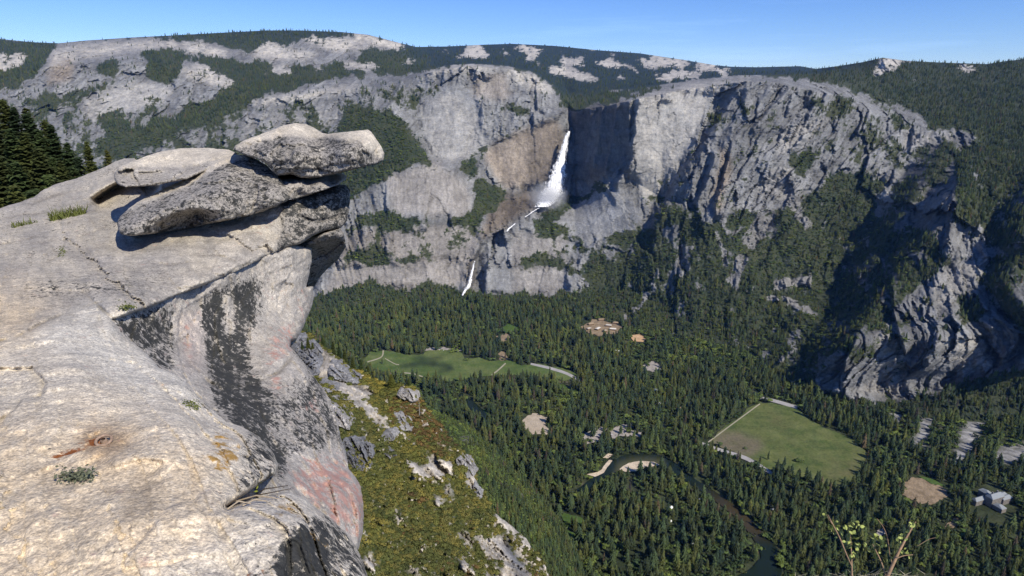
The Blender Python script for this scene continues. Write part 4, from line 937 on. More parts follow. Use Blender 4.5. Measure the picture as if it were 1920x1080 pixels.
LEDGE_Y = [(-460, 1130, 1.45), (-460, 950, 1.95), (-460, 780, 2.75), (-460, 600, 4.5), (-460, 460, 7.8), (-250, 432, 9.0), (-60, 1130, 1.62), (0, 1080, 1.74), (250, 1080, 1.72), (450, 1080, 1.76), (600, 1080, 1.95), (690, 1090, 2.2), (560, 990, 2.15), (640, 1010, 2.5), (0, 950, 2.15), (200, 950, 2.13), (400, 950, 2.2),
           (530, 930, 2.5), (0, 800, 2.85), (200, 800, 2.9), (350, 800, 2.95), (440, 830, 2.95), (510, 870, 3.0), (0, 700, 3.6), (150, 700, 3.6), (300, 710, 3.85), (400, 780, 3.45), (0, 600, 4.75), (100, 610, 4.7), (200, 615, 4.85), (250, 650, 4.6),
           (0, 520, 6.4), (150, 520, 6.6), (300, 540, 6.5), (240, 580, 5.3), (400, 515, 7.3), (500, 470, 8.7), (0, 450, 8.5), (150, 450, 8.7), (250, 465, 8.25), (350, 455, 8.5), (450, 430, 9.1), (0, 400, 10.6), (100, 400, 10.6), (200, 410, 10.0), (320, 420, 9.4), (100, 352, 13), (220, 310, 14), (240, 345, 12),
           (420, 350, 11.6), (530, 390, 9.7), (540, 440, 9.45), (580, 380, 10.0), (590, 430, 9.7), (640, 360, 10.5), (640, 410, 10.3)]
def paint_ledge(px, py, pos):
    n1, n2, n3 = nz(px, py, 90, 1), nz(px, py, 26, 2), nz(px, py, 8, 3)
    near = sstep(560, 640, py + .12 * px - 20)
    c = mix(mix(GREY * .92, PALEC * .84, sstep(-.45, .5, n1 + .8 * n2)), PALEC * 1.02, near * (1 - .45 * sstep(0.0, .7, n2 + n1)))
    warm = sample(region([[(-60, 520), (60, 540), (120, 590), (60, 640), (-60, 680)], [(-60, 800), (200, 760), (420, 860), (420, 1000), (200, 1130), (-60, 1130)]], 60), px, py, 30, 60, 4)
    c = mix(c, WARM * .98, np.clip(warm * (.75 + .9 * n2), 0, .85))
    c = mix(c, (.30, .20, .115), .75 * sample(region([[(150, 800), (200, 790), (250, 815), (240, 850), (190, 870), (150, 850)]], 26), px, py, 14, 26))
    c = mix(c, (.34, .27, .19), .5 * sample(region([[(240, 900), (290, 890), (295, 960), (240, 1000), (220, 960)], [(195, 880), (230, 860), (225, 930), (200, 935)]], 14), px, py, 12, 26))
    white = sample(region([[(70, 610), (190, 570), (240, 640), (330, 700), (380, 760), (280, 740), (160, 680), (60, 640)]], 26), px, py, 20, 40)
    c = mix(c, (.60, .555, .47), white * .75)
    c = c * (1 + .15 * n2 + .10 * n3)[:, None]
    block = sample(region([[(525, 375), (660, 340), (660, 430), (590, 440), (515, 475), (528, 420)]], 5), px, py, 8, 16)
    c = mix(c, GREY * .75, block * .8)
    fleck = sample(region([[(470, 790), (530, 850), (520, 900), (440, 930), (450, 850)]], 12), px, py, 14, 20)
    toe = sample(region([[(510, 1060), (540, 1000), (620, 960), (700, 1060), (700, 1130), (560, 1130)]], 16), px, py, 16, 26)
    toe2 = sample(region([[(420, 960), (520, 935), (640, 1000), (600, 1130), (450, 1130)]], 40), px, py, 20, 30)
    mid = sample(region([[(30, 560), (160, 575), (140, 530), (60, 520)], [(90, 520), (340, 500), (300, 560), (140, 570)], [(330, 505), (370, 505), (350, 535)]], 18), px, py, 18, 26)
    rimd = sample(band([(205, 600, 26), (260, 650, 26), (330, 705, 22), (400, 770, 26)], 8), px, py, 8, 16)
    shelf_ = 1 - sstep(470, 600, py + .25 * px)
    lich = .02 + .12 * n1 + shelf_ * (.10 + .5 * np.maximum(0, n2)) + block * .33 + fleck * .34 + toe * .36 + toe2 * .14 + mid * .22 + rimd * .22 - white * .12
    och = sample(region([[(390, 800), (450, 820), (450, 900), (400, 900)], [(515, 935), (570, 945), (560, 970), (510, 960)], [(560, 990), (640, 1010), (600, 1050), (540, 1020)], [(500, 1050), (550, 1040), (560, 1080), (500, 1080)]], 16), px, py, 12, 20)
    rust = sample(band([(95, 858, 14), (130, 847, 16), (165, 832, 12), (195, 826, 20)], 8), px, py, 6, 14) + .7 * sample(region([[(462, 1074), (500, 1066), (500, 1085), (462, 1085)]], 4), px, py)
    red = .5 * sample(region([[(455, 425), (520, 405), (500, 440), (440, 450)], [(480, 480), (520, 462), (480, 500)]], 10), px, py)
    return c, dict(lichen=lich, ochre=-.14 + .52 * och, rust=-.2 + .75 * rust, red=-.2 + .35 * red)
outcrop = empty('rock_outcrop', (-1.0, 3.0, -2.2))
tag(outcrop, 'pale weathered granite ledge ending in an overhanging block, with dark lichen streaks below', 'rock')
def adopt(o):
    o.parent = outcrop; o.matrix_parent_inverse = outcrop.matrix_basis.inverted(); return o
LCR = [([(0, 428), (40, 420), (60, 414)], .10, 3), ([(0, 413), (40, 405), (100, 398), (160, 388), (185, 378)], .10, 4), ([(80, 455), (150, 445), (200, 425)], .08, 3), ([(0, 460), (60, 445), (110, 440)], .08, 3),
       ([(505, 478), (470, 490), (440, 505), (420, 515)], .10, 3), ([(215, 602), (170, 560), (150, 540)], .10, 5), ([(300, 495), (320, 497), (350, 492)], .10, 3), ([(380, 480), (410, 478), (440, 490)], .06, 3),
       ([(0, 788), (20, 775), (40, 752), (75, 745), (85, 730)], .05, 3), ([(425, 952), (455, 930), (500, 903), (520, 885)], .06, 4), ([(60, 690), (95, 685), (100, 670)], .02, 3), ([(110, 670), (135, 662)], .02, 2.5),
       ([(0, 640), (40, 628), (90, 600), (190, 566)], .06, 4), ([(100, 395), (150, 392), (180, 396)], .05, 3), ([(10, 372), (60, 384), (120, 360)], .08, 3), ([(560, 404), (590, 415), (640, 405)], .12, 3), ([(95, 460), (110, 480), (90, 490)], .08, 3)]
ledge = adopt(rock('ledge', LEDGE, LEDGE_Y, 2.6, 16, .22, paint_ledge, 2.5, (.12, .035), 1, 3, LCR,
     pits=[([(172, 372), (186, 392), (215, 394), (250, 388), (290, 368), (300, 345), (225, 342)], 1.4, 3)],
     shelf=[([(0, 800), (20, 772), (42, 750), (76, 744), (88, 718), (60, 690), (0, 690)], -.10, 3, 30), ([(430, 952), (470, 938), (520, 925), (545, 920)], -.0, 5, 50)]))
# ---- cliff face below the shelf
FACE = [(190, 640), (204, 600), (212, 590), (240, 580), (290, 562), (340, 540), (400, 518), (440, 500), (500, 472), (545, 458), (585, 466), (584, 490), (578, 520), (574, 538), (587, 537), (588, 560), (582, 582), (574, 600), (566, 620), (558, 634),
        (546, 640), (544, 650), (556, 662), (572, 684), (588, 706), (606, 728), (622, 756), (632, 790), (640, 824), (648, 850), (654, 880), (668, 896), (676, 912), (680, 934), (682, 968), (680, 1000), (672, 1030), (640, 1060), (520, 1040), (430, 960), (380, 860), (290, 740)]
FACE_Y = [(204, 600, 5.15), (240, 585, 5.55), (300, 560, 6.3), (350, 545, 6.9), (400, 525, 7.4), (450, 505, 8.0), (500, 480, 8.75), (560, 468, 9.5), (585, 470, 10.0), (250, 640, 5.2), (300, 630, 5.95), (350, 620, 6.5), (400, 600, 7.1), (450, 600, 7.6), (500, 560, 8.4), (560, 540, 9.2), (585, 545, 9.7),
          (330, 690, 5.3), (400, 680, 6.2), (460, 680, 6.7), (520, 640, 7.5), (550, 640, 7.9), (390, 760, 4.7), (440, 750, 5.2), (500, 730, 5.9), (560, 710, 6.5), (600, 740, 6.7), (440, 830, 3.9), (500, 830, 4.5), (560, 820, 5.1), (620, 820, 5.7), (640, 840, 5.8), (540, 920, 3.7), (600, 910, 4.3), (650, 900, 4.8), (600, 990, 3.6), (660, 970, 4.25), (675, 1010, 4.15), (520, 1030, 3.0)]
def paint_face(px, py, pos):
    n1, n2, n3 = nz(px, py, 80, 31), nz(px, py, 24, 32), nz(px, py, 6, 33)
    c = mix(GREY * .92, GREY * 1.22, sstep(-.5, .5, n1 + .6 * n2)) * (1 + .12 * n3)[:, None]
    pink = sample(region([[(330, 590), (380, 580), (385, 690), (345, 700)]], 16), px, py, 8, 20)
    c = mix(c, (.40, .33, .29), .6 * pink)
    # black water streaks run down the face
    st = np.clip(sample(region([[(374, 560), (440, 528), (492, 512), (484, 600), (462, 640), (470, 690), (500, 720), (512, 760), (490, 800), (540, 870), (540, 920), (500, 880), (440, 800), (396, 760), (386, 700), (378, 620)]], 16), px, py, 16, 26), 0, 1)
    st2 = sample(region([[(205, 600), (250, 590), (325, 570), (330, 620), (325, 700), (290, 690), (240, 640)]], 18), px, py, 18, 22)
    gap = sample(region([[(418, 560), (436, 548), (442, 600), (432, 640), (420, 610)]], 6), px, py, 8, 16) + sample(region([[(330, 585), (372, 570), (384, 720), (400, 750), (352, 720), (328, 640)]], 9), px, py, 6, 16)
    grayz = sample(region([[(540, 700), (600, 720), (640, 830), (600, 850), (520, 860), (490, 790), (520, 740)]], 18), px, py, 18, 26)
    low = sample(region([[(530, 690), (560, 670), (575, 700), (560, 740), (535, 750)]], 10), px, py, 8, 16)
    lower = sample(region([[(530, 860), (640, 840), (690, 930), (690, 1040), (600, 1040), (540, 930)]], 16), px, py, 12, 26)
    edge_l = sample(band([(545, 640, 10), (590, 715, 14), (640, 830, 16), (650, 860, 10)], 6), px, py, 4, 14)
    lich = .06 + .10 * n1 + .46 * st + .40 * st2 * (1 - .3 * (n2 > .15)) - .42 * gap + .28 * grayz + .18 * edge_l - .14 * lower - .08 * low
    lich += .22 * nz(px, py * .16, 9, 37) + .34 * n3 + .22 * n2 * st
    red = .72 * sample(region([[(550, 870), (640, 850), (690, 930), (682, 1010), (640, 1000), (560, 930)]], 22), px, py, 20, 30) + .5 * sample(region([[(520, 620), (555, 600), (550, 660), (500, 690), (500, 650)], [(342, 610), (356, 600), (358, 680), (345, 670)], [(575, 745), (600, 740), (600, 780), (570, 770)], [(510, 700), (525, 700), (525, 740), (510, 740)], [(568, 540), (580, 540), (572, 600), (560, 600)]], 8), px, py, 8, 16)
    red = red * (.85 + .6 * nz((px + py) * .7, (px - py) * .16, 7, 38))
    ob = sample(region([[(592, 920), (606, 885), (604, 905), (596, 925)]], 3), px, py)
    return c, dict(lichen=lich + .4 * ob, red=-.16 + .86 * red, ochre=-.3, rust=-.3)
adopt(rock('cliff_face', FACE, FACE_Y, 2.6, 12, .35, paint_face, 2.0, (.14, .05), 2, 2.5,
     cracks=[([(355, 680), (390, 715), (415, 730), (470, 720), (520, 700), (545, 672), (552, 660)], .10, 4), ([(545, 625), (560, 632), (552, 645), (545, 655)], .25, 4), ([(430, 520), (436, 560), (448, 620)], .06, 4), ([(575, 690), (555, 662)], .05, 3)]))
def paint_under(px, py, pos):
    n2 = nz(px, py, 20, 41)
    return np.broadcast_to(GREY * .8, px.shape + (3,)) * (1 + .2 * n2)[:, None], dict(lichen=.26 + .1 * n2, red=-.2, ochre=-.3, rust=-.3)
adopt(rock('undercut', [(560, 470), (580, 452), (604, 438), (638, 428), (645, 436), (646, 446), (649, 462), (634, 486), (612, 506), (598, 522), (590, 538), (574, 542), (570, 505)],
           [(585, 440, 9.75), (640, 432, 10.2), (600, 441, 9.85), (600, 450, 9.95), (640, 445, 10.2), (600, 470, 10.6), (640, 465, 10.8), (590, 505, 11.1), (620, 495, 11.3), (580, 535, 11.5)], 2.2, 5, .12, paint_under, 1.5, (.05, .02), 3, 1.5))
# ---- loose boulders stacked on the ledge
def paint_boulder(topline, dark=.36, seed=50, crown=.2, right=None):
    tl = np.array(topline, float)
    def f(px, py, pos):
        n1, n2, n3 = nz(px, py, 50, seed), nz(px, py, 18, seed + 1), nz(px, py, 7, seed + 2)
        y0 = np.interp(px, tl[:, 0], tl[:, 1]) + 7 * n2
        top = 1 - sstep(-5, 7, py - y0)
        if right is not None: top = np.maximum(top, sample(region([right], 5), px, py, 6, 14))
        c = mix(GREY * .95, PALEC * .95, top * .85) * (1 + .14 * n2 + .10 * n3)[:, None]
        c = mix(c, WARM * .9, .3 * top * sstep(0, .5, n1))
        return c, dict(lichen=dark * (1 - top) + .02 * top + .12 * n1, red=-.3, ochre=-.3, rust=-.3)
    return f
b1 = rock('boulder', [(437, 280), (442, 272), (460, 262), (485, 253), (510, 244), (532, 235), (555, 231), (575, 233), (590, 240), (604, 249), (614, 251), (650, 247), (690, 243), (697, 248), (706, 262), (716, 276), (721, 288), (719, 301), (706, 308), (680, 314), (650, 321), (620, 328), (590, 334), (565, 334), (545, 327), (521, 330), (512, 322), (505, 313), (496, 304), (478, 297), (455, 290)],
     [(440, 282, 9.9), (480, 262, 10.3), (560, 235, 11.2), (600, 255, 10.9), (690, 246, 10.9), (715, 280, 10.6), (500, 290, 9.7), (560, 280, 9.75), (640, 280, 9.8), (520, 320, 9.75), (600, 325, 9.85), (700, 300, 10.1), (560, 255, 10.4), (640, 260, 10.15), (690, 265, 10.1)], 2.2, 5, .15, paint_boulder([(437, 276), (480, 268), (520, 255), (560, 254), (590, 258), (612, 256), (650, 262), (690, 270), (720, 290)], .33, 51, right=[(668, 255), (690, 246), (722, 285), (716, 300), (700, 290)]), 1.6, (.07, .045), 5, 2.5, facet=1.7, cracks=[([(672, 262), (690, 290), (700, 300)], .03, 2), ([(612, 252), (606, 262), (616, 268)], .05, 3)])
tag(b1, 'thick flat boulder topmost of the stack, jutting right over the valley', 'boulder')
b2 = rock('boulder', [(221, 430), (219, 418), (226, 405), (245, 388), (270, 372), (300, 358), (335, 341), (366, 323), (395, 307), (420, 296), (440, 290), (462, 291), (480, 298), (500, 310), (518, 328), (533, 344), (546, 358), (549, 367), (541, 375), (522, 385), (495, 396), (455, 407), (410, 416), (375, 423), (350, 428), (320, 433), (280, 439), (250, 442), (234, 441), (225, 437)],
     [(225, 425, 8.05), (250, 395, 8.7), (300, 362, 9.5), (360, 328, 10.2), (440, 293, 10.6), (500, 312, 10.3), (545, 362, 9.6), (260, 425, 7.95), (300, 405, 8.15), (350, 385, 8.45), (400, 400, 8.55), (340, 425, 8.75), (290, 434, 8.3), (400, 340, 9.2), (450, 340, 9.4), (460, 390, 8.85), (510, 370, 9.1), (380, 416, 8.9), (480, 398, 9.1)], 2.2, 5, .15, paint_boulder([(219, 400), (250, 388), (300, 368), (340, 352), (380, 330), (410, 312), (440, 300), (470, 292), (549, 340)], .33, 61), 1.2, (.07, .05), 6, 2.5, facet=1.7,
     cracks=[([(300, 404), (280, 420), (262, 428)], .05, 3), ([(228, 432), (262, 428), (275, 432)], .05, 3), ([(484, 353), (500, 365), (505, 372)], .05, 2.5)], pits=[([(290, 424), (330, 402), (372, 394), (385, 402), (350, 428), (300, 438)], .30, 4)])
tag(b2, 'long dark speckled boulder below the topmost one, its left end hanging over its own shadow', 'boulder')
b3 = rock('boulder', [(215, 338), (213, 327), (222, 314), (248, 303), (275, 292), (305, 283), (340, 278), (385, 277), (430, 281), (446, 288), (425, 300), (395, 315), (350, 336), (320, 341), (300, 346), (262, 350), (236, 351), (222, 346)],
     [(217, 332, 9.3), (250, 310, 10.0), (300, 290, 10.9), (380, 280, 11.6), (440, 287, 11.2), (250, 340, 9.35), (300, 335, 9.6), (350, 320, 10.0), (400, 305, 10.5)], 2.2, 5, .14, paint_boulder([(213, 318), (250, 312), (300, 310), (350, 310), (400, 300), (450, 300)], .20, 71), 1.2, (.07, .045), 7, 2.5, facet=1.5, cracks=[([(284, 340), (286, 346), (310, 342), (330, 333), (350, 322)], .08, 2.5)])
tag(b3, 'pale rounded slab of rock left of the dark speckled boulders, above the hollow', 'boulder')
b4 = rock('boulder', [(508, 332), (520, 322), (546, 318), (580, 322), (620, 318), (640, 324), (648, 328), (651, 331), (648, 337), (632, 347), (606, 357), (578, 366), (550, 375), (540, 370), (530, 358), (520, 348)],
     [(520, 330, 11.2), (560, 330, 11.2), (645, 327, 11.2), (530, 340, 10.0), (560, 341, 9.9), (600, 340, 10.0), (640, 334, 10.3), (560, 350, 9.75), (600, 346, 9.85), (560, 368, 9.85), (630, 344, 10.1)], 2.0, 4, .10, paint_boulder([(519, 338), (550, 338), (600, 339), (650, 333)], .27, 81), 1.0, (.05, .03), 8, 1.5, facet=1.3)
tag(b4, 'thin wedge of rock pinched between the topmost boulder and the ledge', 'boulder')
print('rocks', time.time() - T0)
# ================================================================== brush slope below the overlook and the darker slope under it
def sheet(name, poly, ctrl, step, paint, mat, seed, amp, S, edge=4, back=60, label=None, kind='structure'):
    pl = rough_edge(poly, edge, step * 1.2, seed)
    pts, f, n = tri_fill(pl, step)
    px, py = pts[:, 0], pts[:, 1]; Yf = tps(ctrl)
    Y = Yf(px, py); pos = pt(px, py, Y)
    Y = Y - amp * fbm(pos / S, 6, .55, seed + 1, ridged=True) - .35 * amp * fbm(pos / (S * .25), 4, .6, seed + 2)
    d = dist_to(pl, px, py); Y = Y + back * .10 * (1 - np.sqrt(np.clip(d / 14, 0, 1)))
    pos = pt(px, py, Y)
    col, dens = paint(px, py, pos)
    wv = fbm(pos / (S * .3), 4, .6, seed + 6) * S * .08; u_, v_ = pos[:, 0] + .5 * pos[:, 1] + wv, pos[:, 2] * 1.2 - .3 * pos[:, 1] + wv
    k1, e1 = blocks(u_ / (S * .30), v_ / (S * .26), seed + 7); k2, e2 = blocks(u_ / (S * .1), v_ / (S * .08), seed + 8)
    bare = 1 - dens['cover']
    Y = Y - bare * amp * (.25 + 1.1 * k1 + .5 * k2 - .15 * e2) ; pos = pt(px, py, Y)
    col = col * (1 + bare * (.5 * k1 + .45 * k2 - .35 * e2))[:, None]
    e = np.concatenate([f[:, [0, 1]], f[:, [1, 2]], f[:, [2, 0]]]); key = set(map(tuple, e.tolist()))
    bd = {a: b for a, b in key if (b, a) not in key}
    s0 = next(iter(bd)); loop = [s0]
    while bd[loop[-1]] != s0 and len(loop) <= len(bd): loop.append(bd[loop[-1]])
    loop = np.array(loop); rim = pos[loop].copy(); rim[:, 1] += back; rim[:, 2] -= back * 1.2
    allp = np.concatenate([pos, rim]); r1 = len(pos) + np.arange(len(loop))
    sk = np.stack([np.roll(loop, -1), loop, r1, np.roll(r1, -1)], -1)
    nrm = np.cross(pos[f[:, 1]] - pos[f[:, 0]], pos[f[:, 2]] - pos[f[:, 0]])
    if (nrm * pos[f[:, 0]]).sum() > 0: f = f[:, ::-1]; sk = sk[:, ::-1]
    o = obj(name, mesh_np(name, allp, [f, sk], mat, np.concatenate([col, col[loop]])))
    tag(o, label, kind=kind)
    return pos, f, dens, px, py, Yf
SPUR = [(330, 760), (420, 660), (545, 625), (562, 618), (580, 628), (598, 645), (615, 655), (635, 672), (655, 690), (672, 700), (690, 706), (715, 716), (740, 722), (765, 722), (782, 732), (788, 752), (805, 775), (830, 803), (845, 825), (870, 850), (888, 862), (892, 885), (893, 905), (908, 928),
        (920, 955), (940, 972), (962, 988), (985, 1008), (1000, 1030), (1022, 1060), (1045, 1110), (420, 1140), (320, 1000)]
SPUR_Y = [(420, 680, 300), (340, 780, 200), (330, 1000, 100), (420, 1120, 85), (560, 620, 420), (600, 648, 390), (660, 696, 350), (560, 700, 330), (700, 735, 320), (640, 760, 250), (765, 728, 325), (800, 775, 312), (580, 900, 150), (640, 880, 180), (720, 850, 225), (845, 830, 285), (700, 1080, 120), (800, 1000, 170), (890, 890, 262), (900, 1080, 160), (1010, 1060, 205), (960, 1000, 230), (850, 950, 208), (620, 1100, 100)]
SCREE = [[(608, 715), (640, 711), (700, 733), (705, 745), (672, 741), (690, 758), (722, 790), (738, 802), (712, 796), (690, 776), (662, 760), (650, 738)], [(760, 864), (775, 862), (790, 880), (800, 868), (812, 846), (820, 860), (850, 868), (848, 890), (815, 898), (790, 896), (770, 882)],
         [(816, 922), (828, 934), (834, 952), (818, 954)], [(838, 902), (846, 924), (852, 930), (834, 930)], [(888, 984), (905, 1004), (940, 1008), (972, 1050), (1025, 1110), (900, 1110), (950, 1060), (905, 1030)], [(740, 972), (750, 962), (756, 975), (742, 980)], [(862, 998), (876, 1002), (888, 1020), (878, 1028)],
         [(688, 1040), (705, 1055), (700, 1075), (684, 1060)], [(915, 930), (935, 945), (960, 975), (990, 1010), (960, 1000), (925, 955)], [(870, 890), (900, 900), (905, 930), (885, 920)], [(770, 1062), (790, 1068), (785, 1080), (770, 1078)], [(862, 1050), (872, 1040), (884, 1062), (870, 1070)], [(570, 660), (600, 650), (640, 690), (610, 710), (575, 700)], [(560, 640), (600, 650), (590, 700), (555, 690)]]
def paint_spur(px, py, pos):
    n1, n2, n3 = nz(px, py, 60, 301), nz(px, py, 16, 302), nz(px, py, 6, 303)
    sc = np.clip(sample(region(SCREE, 7), px, py, 16, 18, 5) * 1.7 + .5 * n3, 0, 1)
    fleck = sstep(.15, .30, n3 * .6 + n2 * .9 + .25 * n1 + .22 * sstep(860, 960, px + .2 * py - 200) + .10 * (1 - sstep(800, 860, py)))
    bare = np.clip(np.maximum(sc, fleck * .9), 0, 1)
    rust = sample(region([[(735, 735), (790, 745), (850, 830), (835, 850), (790, 830), (740, 780)]], 22), px, py, 14, 26)
    rust = np.maximum(rust, .08 * sstep(.1, .6, n1 + .3) * sstep(700, 780, px))
    g = mix((.040, .056, .012), (.075, .085, .020), sstep(-.5, .5, n1 + n2))
    g = mix(g, (.115, .062, .018), np.clip(rust, 0, 1))
    r = mix((.36, .325, .275), (.60, .53, .43), sstep(-.5, .5, n2 + n1)) * (1 + .35 * n3)[:, None]
    blue = sample(region([[(938, 992), (955, 1000), (990, 1080), (1005, 1110), (975, 1110), (950, 1040)], [(560, 640), (600, 660), (600, 700), (560, 700)]], 6), px, py, 6, 12)  # first patch: blue-grey shadow band on the lower slab, painted into the colour
    r = mix(r, (.17, .17, .175), blue * .9)
    return mix(g, r, bare), dict(cover=1 - bare, rust=rust, px=px, py=py)
M_slope = vc_material('brushy_hillside', ((.25, .25), (1.2, .3)), ((.5, .7), (2.5, .25)))
SPU = sheet('brush_slope', SPUR, SPUR_Y, 3.2, paint_spur, M_slope, 310, 6.0, 38.0, 5, 60)
LOW = [(680, 735), (760, 745), (800, 762), (835, 782), (872, 797), (905, 822), (930, 842), (955, 880), (985, 908), (1015, 938), (1040, 968), (1062, 1002), (1085, 1048), (1105, 1110), (900, 1120), (800, 900)]
LOW_Y = [(840, 785, 1320), (760, 750, 1350), (920, 836, 1330), (960, 885, 1290), (1000, 925, 1240), (1040, 970, 1195), (1085, 1050, 1125), (1105, 1110, 1050), (800, 800, 1000), (850, 860, 890), (900, 930, 830), (950, 1000, 790), (1000, 1060, 840), (900, 1120, 600)]
def paint_low(px, py, pos):
    n1, n2, n3 = nz(px, py, 60, 321), nz(px, py, 18, 322), nz(px, py, 6, 323)
    rk = sample(region([[(855, 815), (880, 812), (915, 840), (905, 850), (870, 835)], [(955, 905), (1000, 920), (1010, 935), (985, 935)], [(925, 880), (960, 905), (985, 935), (960, 930)]], 6), px, py, 12, 16)
    bare = np.clip(rk * .8 * sstep(-.3, .2, n2) + sstep(.30, .48, n2 * .8 + n3 * .5) * .8, 0, 1)
    g = mix((.028, .042, .016), (.060, .075, .028), sstep(-.5, .5, n1 + n2))
    br = sample(region([[(990, 995), (1040, 985), (1075, 1010), (1060, 1030), (1000, 1020)]], 10), px, py, 10, 16)
    g = mix(g, (.075, .13, .02), br * .9)
    return mix(g, np.array([.20, .19, .175]) * 1.0, bare * .8), dict(cover=1 - bare, px=px, py=py, br=br)
LSL = sheet('wooded_slope', LOW, LOW_Y, 4.0, paint_low, M_slope, 330, 22.0, 120.0, 6, 200)
def spread(S, n, prob):
    pos, f, dens, px, py, Yf = S
    a = np.linalg.norm(np.cross(pos[f[:, 1]] - pos[f[:, 0]], pos[f[:, 2]] - pos[f[:, 0]]), axis=1)
    wt = a * prob[f].mean(1); k = rng.choice(len(f), n, p=wt / wt.sum())
    u = rng.random((n, 2)); fl = u.sum(1) > 1; u[fl] = 1 - u[fl]
    q = pos[f[k, 0]] + (pos[f[k, 1]] - pos[f[k, 0]]) * u[:, :1] + (pos[f[k, 2]] - pos[f[k, 0]]) * u[:, 1:]
    return q, f[k, 0]
M_shrub = [plain('manzanita_green', (.102, .112, .036), .35, 1.5, .9, .35), plain('manzanita_yellow', (.165, .150, .044), .35, 1.5, .9, .3), plain('manzanita_rust', (.130, .085, .036), .35, 1.5, .9, .3)]
SHRUB_P = [proto('shrub', leafy_low(40 + i, 60, .55), M_shrub[i]) for i in range(3)]
q, k = spread(SPU, 30000, np.clip(SPU[2]['cover'], 0, 1)**2 * np.clip(.65 + 1.6 * nz(SPU[3], SPU[4], 12, 306), .08, 1))
rs = SPU[2]['rust'][k]; yl = nz(SPU[3][k], SPU[4][k], 26, 305)
wh = np.where(rng.random(len(q)) < rs * .55, 2, np.where(rng.random(len(q)) < .30 + .9 * yl, 1, 0))
s = np.exp(rng.normal(.28, .42, len(q))) * (SPU[0][k][:, 1] / 230)**.4
q[:, 2] -= .15
scatter('shrub_cover', 'low green and rust coloured shrubs covering the steep slope below the rock', SHRUB_P, q, np.stack([s * 1.15, s * 1.15, s], -1), wh)
q, k = spread(LSL, 9000, np.clip(LSL[2]['cover'], .1, 1))
pxk, pyk = LSL[3][k], LSL[4][k]
cn_ = rng.random(len(q)) < np.clip(.06 + (pxk - 880) / 420, .02, .5)
h = np.where(cn_, rng.uniform(12, 26, len(q)), rng.uniform(4, 10, len(q))); wd = np.where(cn_, h * .8, h * 1.25); q[:, 2] -= .5
scatter('slope_conifers', 'conifers climbing the darker wooded slope beyond the brush', CON_P, q[cn_], np.stack([wd, wd, h], -1)[cn_], pick_con(cn_.sum()))
scatter('slope_thicket', 'olive green thicket on the darker slope beyond the brush', BRUSH_P + LEAF_P, q[~cn_], np.stack([wd, wd, h], -1)[~cn_], np.minimum(rng.integers(0, 8, (~cn_).sum()) // 2, 2))
